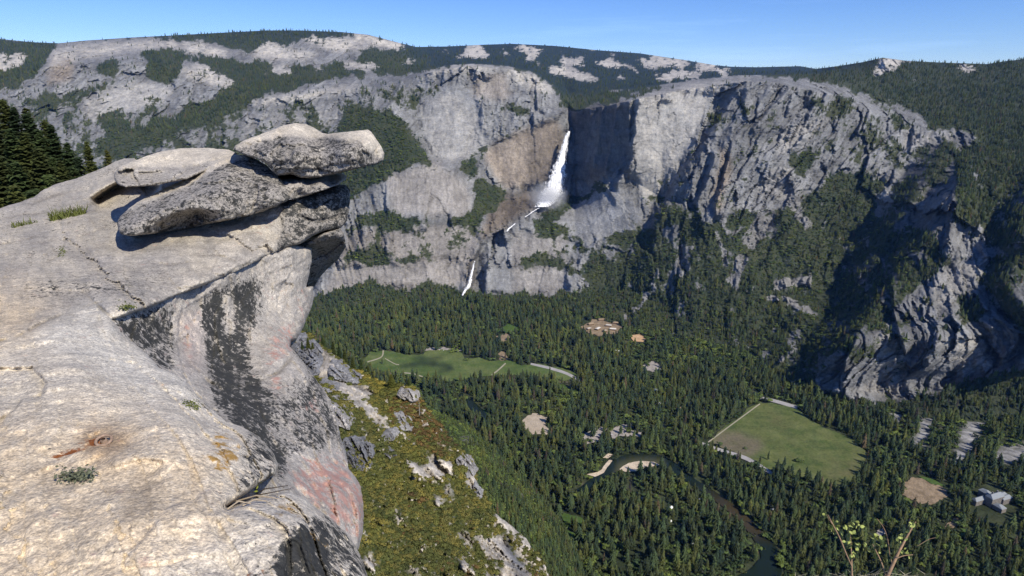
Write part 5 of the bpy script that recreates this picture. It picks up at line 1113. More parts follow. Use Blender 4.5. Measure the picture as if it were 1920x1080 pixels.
# ---- crags standing out of the brush slope
def crag_material():
    m, nt, b = nodes_of('crag_granite'); tc = N(nt, 'ShaderNodeTexCoord').outputs['Object']
    c = N(nt, 'ShaderNodeAttribute', attribute_name='Col').outputs['Color']
    for s_, a_ in ((.12, .25), (.6, .3), (2.5, .3)):
        n_ = noise_node(nt, s_, 6, .65, tc); c = mixc(nt, 'MULTIPLY', 1, c, ramp(nt, n_.outputs['Fac'], .3, .7, (1 - a_,) * 3 + (1,), (1 + a_,) * 3 + (1,)))
    nt.links.new(c, b.inputs['Base Color'])
    n_ = noise_node(nt, .7, 8, .7, tc); bp = N(nt, 'ShaderNodeBump'); bp.inputs['Distance'].default_value = .8
    nt.links.new(n_.outputs['Fac'], bp.inputs['Height']); nt.links.new(bp.outputs['Normal'], b.inputs['Normal'])
    return m
M_crag = crag_material()
def crag(name, poly, lift, base, label, cat='rock', seed=0, group=None):
    pl = rough_edge(poly, 16, 1.8, seed, ws=22); pts, f, n = tri_fill(pl, 1.8); px, py = pts[:, 0], pts[:, 1]
    Y = SPU[5](px, py); d = dist_to(pl, px, py); S_ = Y.mean() / 250
    t = np.clip(d / 16, 0, 1); Y = Y - 4.5 - lift * .5 * np.sqrt(np.maximum(0, 1 - (1 - t)**2))
    # blocky joints
    pos = pt(px, py, Y); wv = 1.2 * S_ * fbm(pos / (5 * S_), 4, .6, seed + 3)
    hsh, jn = blocks((pos[:, 0] + .6 * pos[:, 1] + wv) / (3.6 * S_), (pos[:, 2] + wv - .3 * pos[:, 0]) / (4.6 * S_), seed + 4); h2_, j2_ = blocks((pos[:, 0] + wv) / (1.4 * S_), (pos[:, 2] + wv) / (1.6 * S_), seed + 9)
    hsh = hsh + .35 * h2_ - .3 * jn
    pos = pt(px, py, Y)
    Y = Y - lift * (.95 * hsh + .4 * fbm(pos / (6 * S_), 5, .6, seed + 5, ridged=True)) * np.sqrt(t)
    pos = pt(px, py, Y)
    col = np.array(base)[None] * (1 + .5 * nz(px, py, 14, seed + 7) + .4 * nz(px, py, 5, seed + 8) + .5 * hsh - .4 * j2_)[:, None]
    e = np.concatenate([f[:, [0, 1]], f[:, [1, 2]], f[:, [2, 0]]]); key = set(map(tuple, e.tolist()))
    bd = {a: b for a, b in key if (b, a) not in key}; s0 = next(iter(bd)); loop = [s0]
    while bd[loop[-1]] != s0 and len(loop) <= len(bd): loop.append(bd[loop[-1]])
    loop = np.array(loop); rim = pt(px[loop], py[loop], Y[loop] + lift * 2.2); cen = rim.mean(0)[None]
    allp = np.concatenate([pos, rim, cen]); r1 = len(pos) + np.arange(len(loop))
    sk = np.stack([np.roll(loop, -1), loop, r1, np.roll(r1, -1)], -1); cp = np.stack([np.roll(r1, -1), r1, np.full(len(r1), len(allp) - 1)], -1)
    nrm = np.cross(pos[f[:, 1]] - pos[f[:, 0]], pos[f[:, 2]] - pos[f[:, 0]])
    if (nrm * pos[f[:, 0]]).sum() > 0: f, sk, cp = f[:, ::-1], sk[:, ::-1], cp[:, ::-1]
    me = mesh_np(name, allp, [f, sk, cp], M_crag, np.concatenate([col, col[loop], col[loop].mean(0)[None]]), smooth=False)
    tag(obj(name, me), label, cat, group)
crag('crag', [(548, 640), (556, 622), (575, 622), (590, 636), (604, 655), (606, 680), (600, 698), (585, 708), (566, 706), (552, 690)], 9, (.235, .23, .225), 'dark grey cliff block just right of the overhanging ledge, highest on the brush slope', seed=401)
crag('crag', [(610, 690), (622, 672), (640, 674), (655, 688), (672, 700), (680, 714), (662, 718), (640, 716), (618, 706)], 8, (.27, .26, .245), 'grey broken crag above the pale scree, upper left of the brush slope', seed=402)
crag('crag', [(590, 748), (600, 736), (625, 735), (648, 746), (660, 765), (666, 788), (655, 806), (636, 800), (620, 784), (604, 770)], 6, (.42, .39, .35), 'pale upright granite block close beside the cliff face, left of the scree', seed=403)
crag('crag', [(632, 838), (640, 822), (662, 814), (682, 820), (700, 832), (704, 850), (698, 872), (688, 886), (668, 882), (650, 872), (638, 856)], 6, (.215, .21, .205), 'big dark grey crag rising from green brush beside the pink cliff face', seed=404)
crag('crag', [(712, 818), (724, 804), (742, 798), (748, 812), (734, 826), (716, 830)], 4, (.31, .295, .27), 'small grey crag at the lower end of the pale scree', seed=405)
crag('crag', [(736, 776), (752, 768), (770, 782), (777, 800), (764, 808), (744, 800)], 5, (.34, .32, .29), 'jagged grey crag at the edge of the rust coloured brush', seed=406)
crag('crag', [(742, 738), (750, 726), (765, 726), (780, 736), (785, 752), (772, 756), (756, 748)], 6, (.38, .35, .31), 'pale pointed crag on the ridge crest next to the small conifer', seed=407)
crag('crag', [(718, 850), (726, 838), (742, 840), (746, 854), (732, 862)], 3, (.215, .21, .205), 'small dark crag in olive brush, right of the big dark crag', seed=408)
crag('crag', [(858, 860), (868, 850), (882, 856), (892, 874), (888, 892), (876, 898), (864, 886)], 6, (.38, .355, .32), 'pale crag on the right skyline of the brush slope', seed=409)
crag('crag', [(884, 912), (892, 902), (904, 916), (909, 936), (898, 940)], 5, (.34, .325, .30), 'narrow grey crag below the pale one on the right edge of the brush slope', seed=410)
crag('crag', [(592, 716), (612, 706), (632, 716), (640, 732), (620, 738), (600, 734)], 5, (.29, .275, .255), 'low grey outcrop between the pale upright block and the scree', seed=411)
print('near slopes', time.time() - T0)
# ================================================================== waterfalls
def water_white(name, streak=1.0, dens=.15):
    m, nt, b = nodes_of(name); L = nt.links
    b.inputs['Base Color'].default_value = (.95, .95, .95, 1); b.inputs['Roughness'].default_value = .7
    tc = N(nt, 'ShaderNodeTexCoord').outputs['Object']
    mp_ = N(nt, 'ShaderNodeMapping'); mp_.inputs['Scale'].default_value = (.10, .10, .018 * streak); L.new(tc, mp_.inputs['Vector'])
    n0 = noise_node(nt, 1.0, 8, .7, mp_.outputs['Vector']); n = N(nt, 'ShaderNodeMapRange'); n.inputs['From Min'].default_value = .3; n.inputs['From Max'].default_value = .7; n.clamp = False; L.new(n0.outputs['Fac'], n.inputs['Value'])
    at = N(nt, 'ShaderNodeAttribute', attribute_name='solid')
    ad = N(nt, 'ShaderNodeMath', operation='ADD'); L.new(n.outputs[0], ad.inputs[0]); L.new(at.outputs['Fac'], ad.inputs[1])
    f = ramp(nt, ad.outputs[0], .60, 1.15)
    L.new(f, b.inputs['Alpha'])
    return m
M_fall = water_white('falling_water')
def fall(name, line, label, bulge, front, seed, layers=1, cat='waterfall', part_of=None, solid=1.0):
    ln = np.array(smooth_line(line, 14)); nc = 15; V, F, A = [], [], []
    for ly in range(layers):
        s = np.linspace(-1, 1, nc); base = len(V) * 0
        px = ln[:, 0:1] + s * ln[:, 2:3] / 2 * (1 + .22 * fbm(P2(ln[:, 1:2] * 3 + 0 * s, 40 * np.sign(s) + 0 * ln[:, 1:2], 12, seed + ly), 3)); py = ln[:, 1:2] + 0 * s
        Yb = np.minimum.reduce([walls_Y(ln[:, 0] + dx, ln[:, 1]) for dx in (-10, -5, 0, 5, 10)]) - front
        Yb = np.convolve(np.pad(Yb, 6, mode='edge'), np.ones(13) / 13, 'valid')
        Y = Yb[:, None] - bulge * (1 - s**2) * np.linspace(.35, 1, len(ln))[:, None] - 2 * fbm(P2(px * 3, py, 8, seed + ly), 4) - ly * 6
        g = grid_faces(len(ln), nc) + sum(len(v) for v in V); V.append(pt(px, py, Y).reshape(-1, 3)); F.append(g)
        A.append((((1 - np.abs(s)**1.3) * .85 - .22) * solid + .0 * py + .12 * fbm(P2(px, py, 7, seed + 5), 3)).ravel())
    me = mesh_np(name, np.concatenate(V), np.concatenate(F), M_fall, attrs={'solid': np.concatenate(A)})
    return tag(obj(name, me, part_of), None if part_of else label, None if part_of else cat)
UF = [(1067, 246, 6), (1063, 256, 11), (1059, 272, 16), (1055, 290, 22), (1050, 308, 30), (1046, 328, 40), (1041, 346, 50), (1034, 362, 56), (1026, 376, 52), (1016, 388, 34)]
u = fall('waterfall', UF, 'tall white waterfall plunging down the dark cliff in the middle of the far wall', 14, 75, 501, 2)
l_ = fall('waterfall', [(890, 489, 4), (888, 497, 5), (885, 510, 6), (882, 522, 8), (880, 532, 10), (876, 540, 12), (871, 546, 8), (867, 554, 5)], 'short lower waterfall at the foot of the far wall, dropping to the forest', 8, 50, 502, 2, solid=.8)
fall('waterfall', [(966, 419, 3), (960, 424, 5), (955, 428, 6), (950, 434, 5)], 'tiny white cascade between the tall waterfall and the short lower one', 4, 55, 503, 1, 'cascade', solid=1.3)
fall('stream', [(1012, 389, 5), (1000, 396, 5), (992, 402, 4), (984, 407, 3)], 'white stream running out from the foot of the tall waterfall', 3, 55, 504, 1, 'stream', solid=1.2)
def mist(name, px, py, dY, rad, dens, label):
    m = bpy.data.materials.new('spray_mist'); m.use_nodes = True; nt = m.node_tree; nt.nodes.remove(nt.nodes['Principled BSDF'])
    vs = N(nt, 'ShaderNodeVolumePrincipled'); vs.inputs['Color'].default_value = (.93, .95, 1, 1); vs.inputs['Anisotropy'].default_value = .1
    tc = N(nt, 'ShaderNodeTexCoord').outputs['Object']
    ln = N(nt, 'ShaderNodeVectorMath', operation='LENGTH'); nt.links.new(tc, ln.inputs[0])
    fo = N(nt, 'ShaderNodeMapRange'); fo.inputs['From Min'].default_value = 1.0; fo.inputs['From Max'].default_value = .15; nt.links.new(ln.outputs['Value'], fo.inputs['Value'])
    nn = noise_node(nt, 2.2, 4, .6, tc); cr = ramp(nt, nn.outputs['Fac'], .32, .72)
    mu = N(nt, 'ShaderNodeMath', operation='MULTIPLY'); nt.links.new(fo.outputs[0], mu.inputs[0]); nt.links.new(cr, mu.inputs[1])
    m2 = N(nt, 'ShaderNodeMath', operation='MULTIPLY'); nt.links.new(mu.outputs[0], m2.inputs[0]); m2.inputs[1].default_value = dens
    nt.links.new(m2.outputs[0], vs.inputs['Density']); nt.links.new(vs.outputs[0], nt.nodes['Material Output'].inputs['Volume'])
    bm = bmesh.new(); bmesh.ops.create_icosphere(bm, subdivisions=3, radius=1); me = bpy.data.meshes.new(name); bm.to_mesh(me); bm.free(); me.materials.append(m)
    o = obj(name, me); o.location = pt(np.array(px), np.array(py), walls_Y(np.array([px * 1.]), np.array([py * 1.]))[0] - dY); o.scale = rad
    tag(o, label, 'mist')
mist('spray_mist', 1026, 370, 150, (125, 95, 95), .030, 'pale spray drifting at the foot of the tall waterfall')
mist('spray_mist', 866, 536, 60, (45, 36, 36), .022, 'faint spray around the foot of the short lower waterfall')
# ================================================================== conifers on the near slope at left
def conifer_fine(seed, H=1.0, whorls=30):
    r = np.random.default_rng(seed); V, F = [], []
    for w_ in range(whorls):
        f = w_ / (whorls - 1); z = .06 + .90 * f; R = .165 * (1 - f)**.8 * (1 + .25 * math.sin(w_ * 2.1)) + .012
        nb = int(8 + 4 * (1 - f)); ph = r.uniform(0, 6.28)
        for k in range(nb):
            zb = z; a = ph + 6.283 * k / nb + r.uniform(-.25, .25); z = zb + r.uniform(-.018, .018); L_ = R * r.uniform(.6, 1.25); dr = r.uniform(.10, .38) * L_; ca, sa = math.cos(a), math.sin(a)
            m_ = 5
            for j in range(m_):
                t = (j + .6) / m_; cx, cy, cz = ca * L_ * t, sa * L_ * t, z + .02 * t - dr * t * t + (.25 * dr if t > .8 else 0)
                wl = (.016 + .034 * math.sin(3.14 * min(1, t * .85 + .1))) * (1.15 - .55 * f)
                for sgn in (-1, 1):
                    b = len(V); tw = r.uniform(.5, 1.15)
                    px_, py_ = -sa * sgn, ca * sgn
                    V += [(cx - ca * wl * .5, cy - sa * wl * .5, cz), (cx + ca * wl * .6, cy + sa * wl * .6, cz - .004),
                          (cx + px_ * wl * tw + ca * wl * .9, cy + py_ * wl * tw + sa * wl * .9, cz - .012 * tw + r.normal(0, .005)), (cx + px_ * wl * tw * .8, cy + py_ * wl * tw * .8, cz - .006)]
                    F += [(b, b + 1, b + 2), (b, b + 2, b + 3)]
            b = len(V); V += [(0, 0, z + .01), (ca * L_, sa * L_, z - dr), (ca * L_ * .5, sa * L_ * .5, z - .02)]; F.append((b, b + 1, b + 2)); z = zb
    for _ in range(5):
        a = r.uniform(0, 6.28); b = len(V); V += [(.008 * math.cos(a), .008 * math.sin(a), .93), (-.008 * math.cos(a), -.008 * math.sin(a), .93), (0, 0, 1.0)]; F.append((b, b + 1, b + 2))
    T, G = [], []
    for j, (zz, rr) in enumerate(((-.08, .026), (.0, .020), (.3, .015), (.65, .008), (.97, .002))):
        for i in range(7): T.append((rr * math.cos(i * .8976), rr * math.sin(i * .8976), zz))
    for j in range(4):
        for i in range(7): G.append((j * 7 + i, j * 7 + (i + 1) % 7, (j + 1) * 7 + (i + 1) % 7, (j + 1) * 7 + i))
    return (np.array(V), np.array(F)), (np.array(T), np.array(G))
M_nearcon = [plain('near_conifer_needles', (.062, .074, .022), .45, 9, .8, .35), plain('near_conifer_needles_dark', (.042, .062, .022), .45, 9, .8, .35)]
FINE = []
for sd_ in range(4):
    cr_, tr_ = conifer_fine(600 + sd_, whorls=(30, 26, 34, 28)[sd_])
    FINE.append((mesh_np('crown', cr_[0], cr_[1], M_nearcon[sd_ % 2], smooth=False), mesh_np('trunk', tr_[0], tr_[1], M_bark)))
def pine(px, py, Y, h, kind, label, group, wide=1.0, name='pine_tree', mats=None):
    t = pt(np.array(px * 1.), np.array(py * 1.), Y); o = empty(name, (t[0], t[1], t[2] - h)); o.scale = (h * wide, h * wide, h)
    o.rotation_euler = (rng.normal(0, .02), rng.normal(0, .02), rng.uniform(0, 6.28)); tag(o, label, 'tree', group)
    c, tr = FINE[kind]
    obj('trunk', tr, o); q = obj('crown', c, o)
    if mats: q.material_slots[0].link = 'OBJECT'; q.material_slots[0].material = mats
    return o
GL = 'conifers at the left edge behind the rock'
LB = 'dark green conifer in the close stand at the left edge behind the pale ledge'
for i, (x, y, Y) in enumerate([(6, 184, 128), (24, 197, 126), (41, 201, 130), (59, 209, 124), (76, 223, 128), (91, 229, 122), (105, 253, 126), (119, 264, 120), (132, 283, 122), (145, 291, 118), (-14, 205, 116), (14, 238, 114), (36, 246, 112), (55, 263, 115), (73, 276, 110),
                               (95, 291, 113), (112, 300, 108), (129, 310, 111), (-6, 290, 104), (24, 301, 102), (50, 311, 104), (80, 322, 101), (18, 345, 96), (58, 350, 98), (105, 335, 100), (-22, 250, 110), (-40, 230, 118), (66, 240, 121), (172, 303, 118), (184, 309, 117), (-30, 330, 98)]):
    pine(x, y, Y, rng.uniform(17, 22), i % 4, LB, GL, rng.uniform(.95, 1.3))
pine(156, 264, 112, 15, 2, 'slim lone conifer standing clear of the close stand, on the right', None, .85)
pine(199, 279, 108, 9, 1, 'small yellowish conifer just left of the boulders, behind the pale ledge', None, 1.1, mats=plain('yellow_needles', (.085, .085, .02), .4, 9, .8))
def hillside():
    PX, YY = np.meshgrid(np.linspace(-500, 205, 60), np.linspace(60, 330, 60))
    x, y, z = ray(PX, PX * 0 + 330.); P = np.stack([x / y * YY, YY, -17 - .12 * (YY - 60) - .05 * (PX + 100) * YY / 1200], -1); P[..., 2] = np.minimum(P[..., 2], YY * -.19)
    P[..., 2] += 3 * fbm(P / 40, 4, .5, 701)
    c = mix((.05, .055, .025), (.12, .10, .06), sstep(-.4, .4, fbm(P / 12, 4, .6, 702)))
    tag(obj('hillside', mesh_np('hillside', P, grid_faces(60, 60)[:, ::-1], M_slope, c.reshape(-1, 3))), kind='structure')
hillside()
# small trees and a snag on the brush slope
def on_spur(px, py): return SPU[5](np.array([px * 1.]), np.array([py * 1.]))[0]
pine(733, 702, on_spur(733, 726) - 3, 8.5, 0, 'small bushy conifer on the crest of the brush slope', None, 1.9)
pine(766, 709, on_spur(766, 728) - 1, 6.0, 1, 'stunted conifer just right of the bushy one on the crest', None, 1.5)
for i, (x, y, h) in enumerate([(576, 632, 14), (566, 640, 12), (584, 642, 15), (612, 668, 9), (622, 640, 18), (634, 648, 17), (645, 655, 18), (604, 628, 16), (660, 668, 14), (676, 672, 16), (690, 684, 14)]):
    pine(x, y, 372 + (0 if i < 4 else 40), h, i % 4, 'thin conifer among the grey cliffs at the top left of the brush slope', 'conifers on the cliffs right of the ledge', 1.0)
def snag(px, py0, py1, Y, label):
    top = pt(np.array(px * 1.), np.array(py0 * 1.), Y); bot = pt(np.array(px * 1.), np.array(py1 * 1.), Y); H = top[2] - bot[2]
    V, F = [], []
    def tube(a, b, ra, rb, k=6):
        a, b = np.array(a), np.array(b); d = b - a; u_ = np.cross(d, (.3, .2, .9)); u_ /= np.linalg.norm(u_); v_ = np.cross(d, u_); v_ /= np.linalg.norm(v_); s0 = len(V)
        for c, r_ in ((a, ra), (b, rb)):
            for i in range(k): V.append(tuple(c + r_ * (math.cos(6.283 * i / k) * u_ + math.sin(6.283 * i / k) * v_)))
        for i in range(k): F.append((s0 + i, s0 + (i + 1) % k, s0 + k + (i + 1) % k, s0 + k + i))
    tube((0, 0, -1), (.1, 0, H * .55), .24, .15); tube((.1, 0, H * .55), (0, 0.1, H), .15, .04)
    r = random.Random(5)
    for i in range(16):
        z = H * (.25 + .68 * i / 16); a = r.uniform(0, 6.28); L_ = (1 - z / H) * 2.0 + .6; tube((.08, 0, z), (L_ * math.cos(a), L_ * math.sin(a), z + L_ * r.uniform(-.3, .25)), .06, .02, 4)
    o = obj('dead_tree', mesh_np('dead_tree', np.array(V), np.array(F), plain('bleached_wood', (.34, .32, .29), .25, 3)), loc=bot); tag(o, label, 'tree')
snag(787, 752, 788, on_spur(787, 785) - 1, 'bleached bare dead tree on the rust coloured part of the brush slope')
# ================================================================== buildings and tents on the valley floor
M_wallw = plain('timber_wall', (.20, .14, .09), .2, .5); M_stone = plain('stone_wall', (.22, .20, .18), .3, .4)
def roofm(c): return plain('roof_shingles', c, .15, .8)
def building(name, px, py, L_, W_, H_, rot, rh, roofc, wallm, label, cat='building', group=None, wings=(), chim=0):
    p = on_floor(np.array(px * 1.), np.array(py * 1.)); o = empty(name, tuple(p)); o.rotation_euler = (0, 0, math.radians(rot)); tag(o, label, cat, group)
    rm = roofm(roofc)
    for (cx, cy, l, w_, h, r_, hip) in [(0, 0, L_, W_, H_, rh, .25)] + list(wings):
        l2, w2 = l / 2, w_ / 2
        V = [(cx + a * l2, cy + b * w2, z) for z in (-1, h) for a, b in ((-1, -1), (1, -1), (1, 1), (-1, 1))]
        F = [(0, 1, 5, 4), (1, 2, 6, 5), (2, 3, 7, 6), (3, 0, 4, 7)]
        wl = obj('wall', mesh_np('wall', np.array(V), np.array(F), wallm, smooth=False), o)
        e = .8; l3, w3 = l2 + e, w2 + e; hp = hip * w3 * 2
        V = [(cx - l3, cy - w3, h), (cx + l3, cy - w3, h), (cx + l3, cy + w3, h), (cx - l3, cy + w3, h), (cx - l3 + hp, cy, h + r_), (cx + l3 - hp, cy, h + r_)]
        V = [(x, y, z + .03) for x, y, z in V]
        rf = obj('roof', mesh_np('roof', np.array(V), [np.array([(0, 1, 5, 4), (2, 3, 4, 5)]), np.array([(1, 2, 5), (3, 0, 4)])], rm, smooth=False), o)
        if l > 24:
            n_ = int(l / 5); V, F = [], []
            for st_ in range(max(1, int(h / 4))):
                for k_ in range(n_):
                    x0 = cx - l2 + (k_ + .3) * l / n_; z0 = 1 + st_ * 4; b_ = len(V)
                    V += [(x0, cy - w2 - .06, z0), (x0 + 1.6, cy - w2 - .06, z0), (x0 + 1.6, cy - w2 - .06, z0 + 1.9), (x0, cy - w2 - .06, z0 + 1.9)]; F.append((b_, b_ + 1, b_ + 2, b_ + 3))
            obj('windows', mesh_np('windows', np.array(V), np.array(F), M_glass, smooth=False), o)
    for k_ in range(chim):
        x = (k_ - (chim - 1) / 2) * L_ * .4; V = [(x + a * 1.2, b * 1.6 + 2, z) for z in (H_, H_ + rh + 4) for a, b in ((-1, -1), (1, -1), (1, 1), (-1, 1))]
        obj('chimney', mesh_np('chimney', np.array(V), np.array([(0, 1, 5, 4), (1, 2, 6, 5), (2, 3, 7, 6), (3, 0, 4, 7), (4, 5, 6, 7)]), M_stone, smooth=False), o)
    return o
M_glass = plain('window_glass', (.03, .035, .04), .1, 1, .2)
building('hotel', 1862, 944, 42, 18, 22, 20, 8, (.25, .27, .28), M_stone, 'large grey roofed lodge with several wings in the forest at the right', 'hotel',
         wings=[(-34, 14, 34, 13, 12, 6, .25), (30, -6, 30, 13, 14, 6, .25), (8, 24, 16, 30, 14, 6, .2), (-12, -22, 16, 22, 10, 5, .2), (48, 12, 20, 12, 8, 4, .25)], chim=2)
building('building', 1157, 660, 24, 14, 6, 25, 4, (.78, .78, .76), M_wallw, 'small building with bright white roof in the forest below the tan site', 'building')
building('building', 1141, 664, 20, 10, 5, 10, 3, (.55, .53, .50), M_wallw, 'small pale roofed building just left of the bright white roof')
building('building', 1229, 620, 14, 8, 5, 30, 3, (.72, .72, .72), M_wallw, 'small white roofed hut right of the orange clearing')
building('building', 1272, 769, 22, 12, 6, 15, 4, (.30, .17, .11), M_wallw, 'red brown roofed building among conifers left of the big meadow')
building('building', 1230, 735, 20, 13, 7, -20, 5, (.22, .25, .26), M_wallw, 'grey roofed building in the trees left of the big meadow')
building('building', 1115, 681, 16, 8, 5, 0, 3, (.40, .27, .19), M_wallw, 'brown roofed cabin in forest beyond the curving road')
building('building', 1236, 757, 26, 9, 5, 70, 3, (.30, .30, .31), M_wallw, 'long grey roofed shed in the trees near the red brown roof')
for i, (x, y, l, w_, r_, c) in enumerate([(1108, 609, 26, 15, 20, (.34, .26, .17)), (1128, 601, 30, 14, 8, (.30, .22, .14)), (1141, 612, 24, 13, -18, (.52, .48, .42)), (1154, 607, 22, 12, -22, (.36, .27, .18)), (1121, 618, 24, 14, 50, (.62, .58, .52)), (1149, 619, 26, 13, -15, (.66, .62, .56)), (1104, 618, 18, 14, 30, (.48, .42, .36)), (1134, 622, 16, 12, 10, (.40, .33, .26))]):
    building('lodge', x, y, l, w_, 7, r_, 3, c, M_wallw, 'tan roofed lodge block in the bare tan site below the right cliff', 'building', 'tan roofed lodge blocks')
def car(px, py, c, rot, label, group, up=0.0, nm='parked_car'):
    p = on_floor(np.array(px * 1.), np.array(py * 1.), up); o = empty(nm, tuple(p)); o.rotation_euler = (0, 0, math.radians(rot)); tag(o, label, 'car', group)
    l, w_ = 2.4, .95
    V = [(-l, -w_, .35), (l, -w_, .35), (l, w_, .35), (-l, w_, .35), (-l, -w_, .95), (l, -w_, .85), (l, w_, .85), (-l, w_, .95), (-1.6, -.8, 1.5), (.7, -.8, 1.5), (.7, .8, 1.5), (-1.6, .8, 1.5), (-2.1, -.9, .95), (1.4, -.9, .9), (1.4, .9, .9), (-2.1, .9, .95)]
    F = [(0, 1, 5, 4), (1, 2, 6, 5), (2, 3, 7, 6), (3, 0, 4, 7), (4, 5, 13, 12), (5, 6, 14, 13), (6, 7, 15, 14), (7, 4, 12, 15), (12, 13, 9, 8), (13, 14, 10, 9), (14, 15, 11, 10), (15, 12, 8, 11), (8, 9, 10, 11)]
    obj('body', mesh_np('body', np.array(V) , np.array(F), CARM[c], smooth=False), o)
CARM = [plain('car_paint_white', (.75, .75, .76), .03, 1, .3), plain('car_paint_silver', (.45, .46, .48), .03, 1, .3), plain('car_paint_dark', (.05, .055, .07), .03, 1, .3), plain('car_paint_red', (.30, .05, .04), .03, 1, .3)]
for i in range(16):
    car(1098 + 6.2 * i + rng.uniform(-1, 1), 822 - 1.0 * i + rng.uniform(-5, 5), int(rng.integers(0, 4)), rng.uniform(0, 180), 'tiny parked car on the pale car park between the forest and the river bend', 'cars in the pale car parks', .55)
for i, x in enumerate((800, 807, 815, 824, 832, 841, 849, 858)):
    car(x, 654.5 + .55 * i, int(rng.integers(0, 2)), 70 + rng.uniform(-8, 8), 'tiny pale parked car along the far edge of the left meadow', 'cars along the far edge of the left meadow', .55)
M_canvas = plain('white_canvas', (.80, .80, .78), .06, 1)
def tent(px, py, s_, rot):
    p = on_floor(np.array(px * 1.), np.array(py * 1.)); o = empty('tent_cabin', tuple(p)); o.rotation_euler = (0, 0, math.radians(rot)); tag(o, 'small white canvas tent half hidden among the dense conifers inside the river bend', 'tent', 'white tents in the forest inside the river bend')
    l, w_, h, r_ = 3.2 * s_, 2.4 * s_, 2 * s_, 3.8 * s_
    V = [(-l, -w_, 0), (l, -w_, 0), (l, w_, 0), (-l, w_, 0), (-l, -w_, h), (l, -w_, h), (l, w_, h), (-l, w_, h), (-l, 0, r_), (l, 0, r_)]
    me = mesh_np('canvas', np.array(V), [np.array([(0, 1, 5, 4), (2, 3, 7, 6), (4, 5, 9, 8), (6, 7, 8, 9)]), np.array([(5, 6, 9), (7, 4, 8)]), np.array([(1, 2, 6, 5), (3, 0, 4, 7)])], M_canvas, smooth=False)
    obj('canvas', me, o)
for x, y, s_ in [(1132, 931, 1), (1167, 916, 1), (1175, 940, 1), (1205, 934, .8), (1228, 921, .9), (1261, 904, 1), (1272, 908, .8), (1283, 909, 1.2), (1237, 915, .8), (1258, 953, 1.2), (1244, 966, 1), (1257, 978, .9), (1245, 986, .9), (1262, 1012, 1.1), (1301, 1022, 1.5), (1288, 1070, 1.2), (1318, 1071, 1.6), (1245, 1055, .9), (1330, 935, 1), (1312, 938, 1), (1448, 955, 1), (1270, 905, .7)]:
    tent(x, y, s_ * 1.15, rng.uniform(0, 180))
# single trees standing in the open
for (x, y, h, ip, lab) in [(1397, 842, 9, 0, 'round bush alone in the brown corner of the big meadow'), (1498, 866, 16, 1, 'round broadleaf tree standing in the near side of the big meadow'), (1335, 842, 34, None, 'tall conifer standing alone at the near left corner of the big meadow'),
                           (717, 682, 26, None, 'conifer standing alone in the left meadow beside the path'), (875, 676, 14, 1, 'round bushy tree on the far edge of the left meadow'), (1380, 858, 14, None, 'small conifer beside the road along the big meadow'), (1440, 862, 30, None, 'conifer poking up at the near edge of the big meadow, middle of three'),
                           (1425, 868, 26, None, 'conifer poking up at the near edge of the big meadow, left of three'), (1470, 874, 32, None, 'conifer poking up at the near edge of the big meadow, right of three')]:
    p = on_floor(np.array(x * 1.), np.array(y * 1.), .5); me = (CON_P[x % 4] if ip is None else LEAF_P[ip]).data
    o = obj('conifer' if ip is None else 'broadleaf_tree', me, loc=p); o.scale = (h * (.8 if ip is None else 1.4),) * 2 + (h,); tag(o, lab, 'tree')
print('things', time.time() - T0)
# ================================================================== small things on the rock, and sprigs at the lower right
def tubes(paths, k=6):
    V, F = [], []
    for path in paths:                       # path: list of (x, y, z, r)
        p = np.array(path, float); s0 = len(V)
        for i in range(len(p)):
            d = p[min(i + 1, len(p) - 1), :3] - p[max(i - 1, 0), :3]; d /= np.linalg.norm(d) + 1e-9
            u_ = np.cross(d, (.31, .17, .93)); u_ /= np.linalg.norm(u_); v_ = np.cross(d, u_)
            for j in range(k): V.append(p[i, :3] + p[i, 3] * (math.cos(6.283 * j / k) * u_ + math.sin(6.283 * j / k) * v_))
        for i in range(len(p) - 1):
            for j in range(k): F.append((s0 + i * k + j, s0 + i * k + (j + 1) % k, s0 + (i + 1) * k + (j + 1) % k, s0 + (i + 1) * k + j))
    return np.array(V), np.array(F)
LY = tps(LEDGE_Y)
def on_ledge(px, py, lift=0.0):
    """a point on the built ledge surface, found with a ray"""
    x, y, z = ray(np.array(px * 1.), np.array(py * 1.)); d = Vector((float(x), float(y), float(z))).normalized()
    hit, loc, nr, _ = ledge.ray_cast(ledge.matrix_world.inverted() @ Vector((0, 0, 0)), d) if False else LEDGE_BVH(d)
    return Vector(loc) + Vector(nr) * lift, Vector(nr)
from mathutils.bvhtree import BVHTree
_me = ledge.data; _bv = BVHTree.FromPolygons([v.co[:] for v in _me.vertices], [p.vertices[:] for p in _me.polygons])
def LEDGE_BVH(d):
    loc, nr, i, dist = _bv.ray_cast(Vector((0, 0, 0)), d); 
    if loc is None: return False, d * 3, Vector((0, 0, 1)), 0
    if nr.dot(d) > 0: nr = -nr
    return True, loc, nr, 0
# eyebolt with rust
p, nr = on_ledge(196, 830); o = empty('eyebolt', p); tag(o, 'rusty eyebolt ring set in a rust stained hollow of the pale near slab', 'bolt')
M_iron = plain('rusty_iron', (.30, .21, .15), .4, 60, .8)
q = nr.to_track_quat('Z', 'Y'); o.rotation_mode = 'QUATERNION'; o.rotation_quaternion = q
ring = [(.032 * math.cos(a), .032 * math.sin(a), .016, .007) for a in np.linspace(0, 6.283, 25)]
v, f = tubes([ring], 8); obj('ring', mesh_np('ring', v, f, M_iron), o)
v, f = tubes([[(0, 0, -.03, .014), (0, 0, .02, .014), (0, 0, .024, .009)]], 8); obj('shank', mesh_np('shank', v, f, M_iron), o)
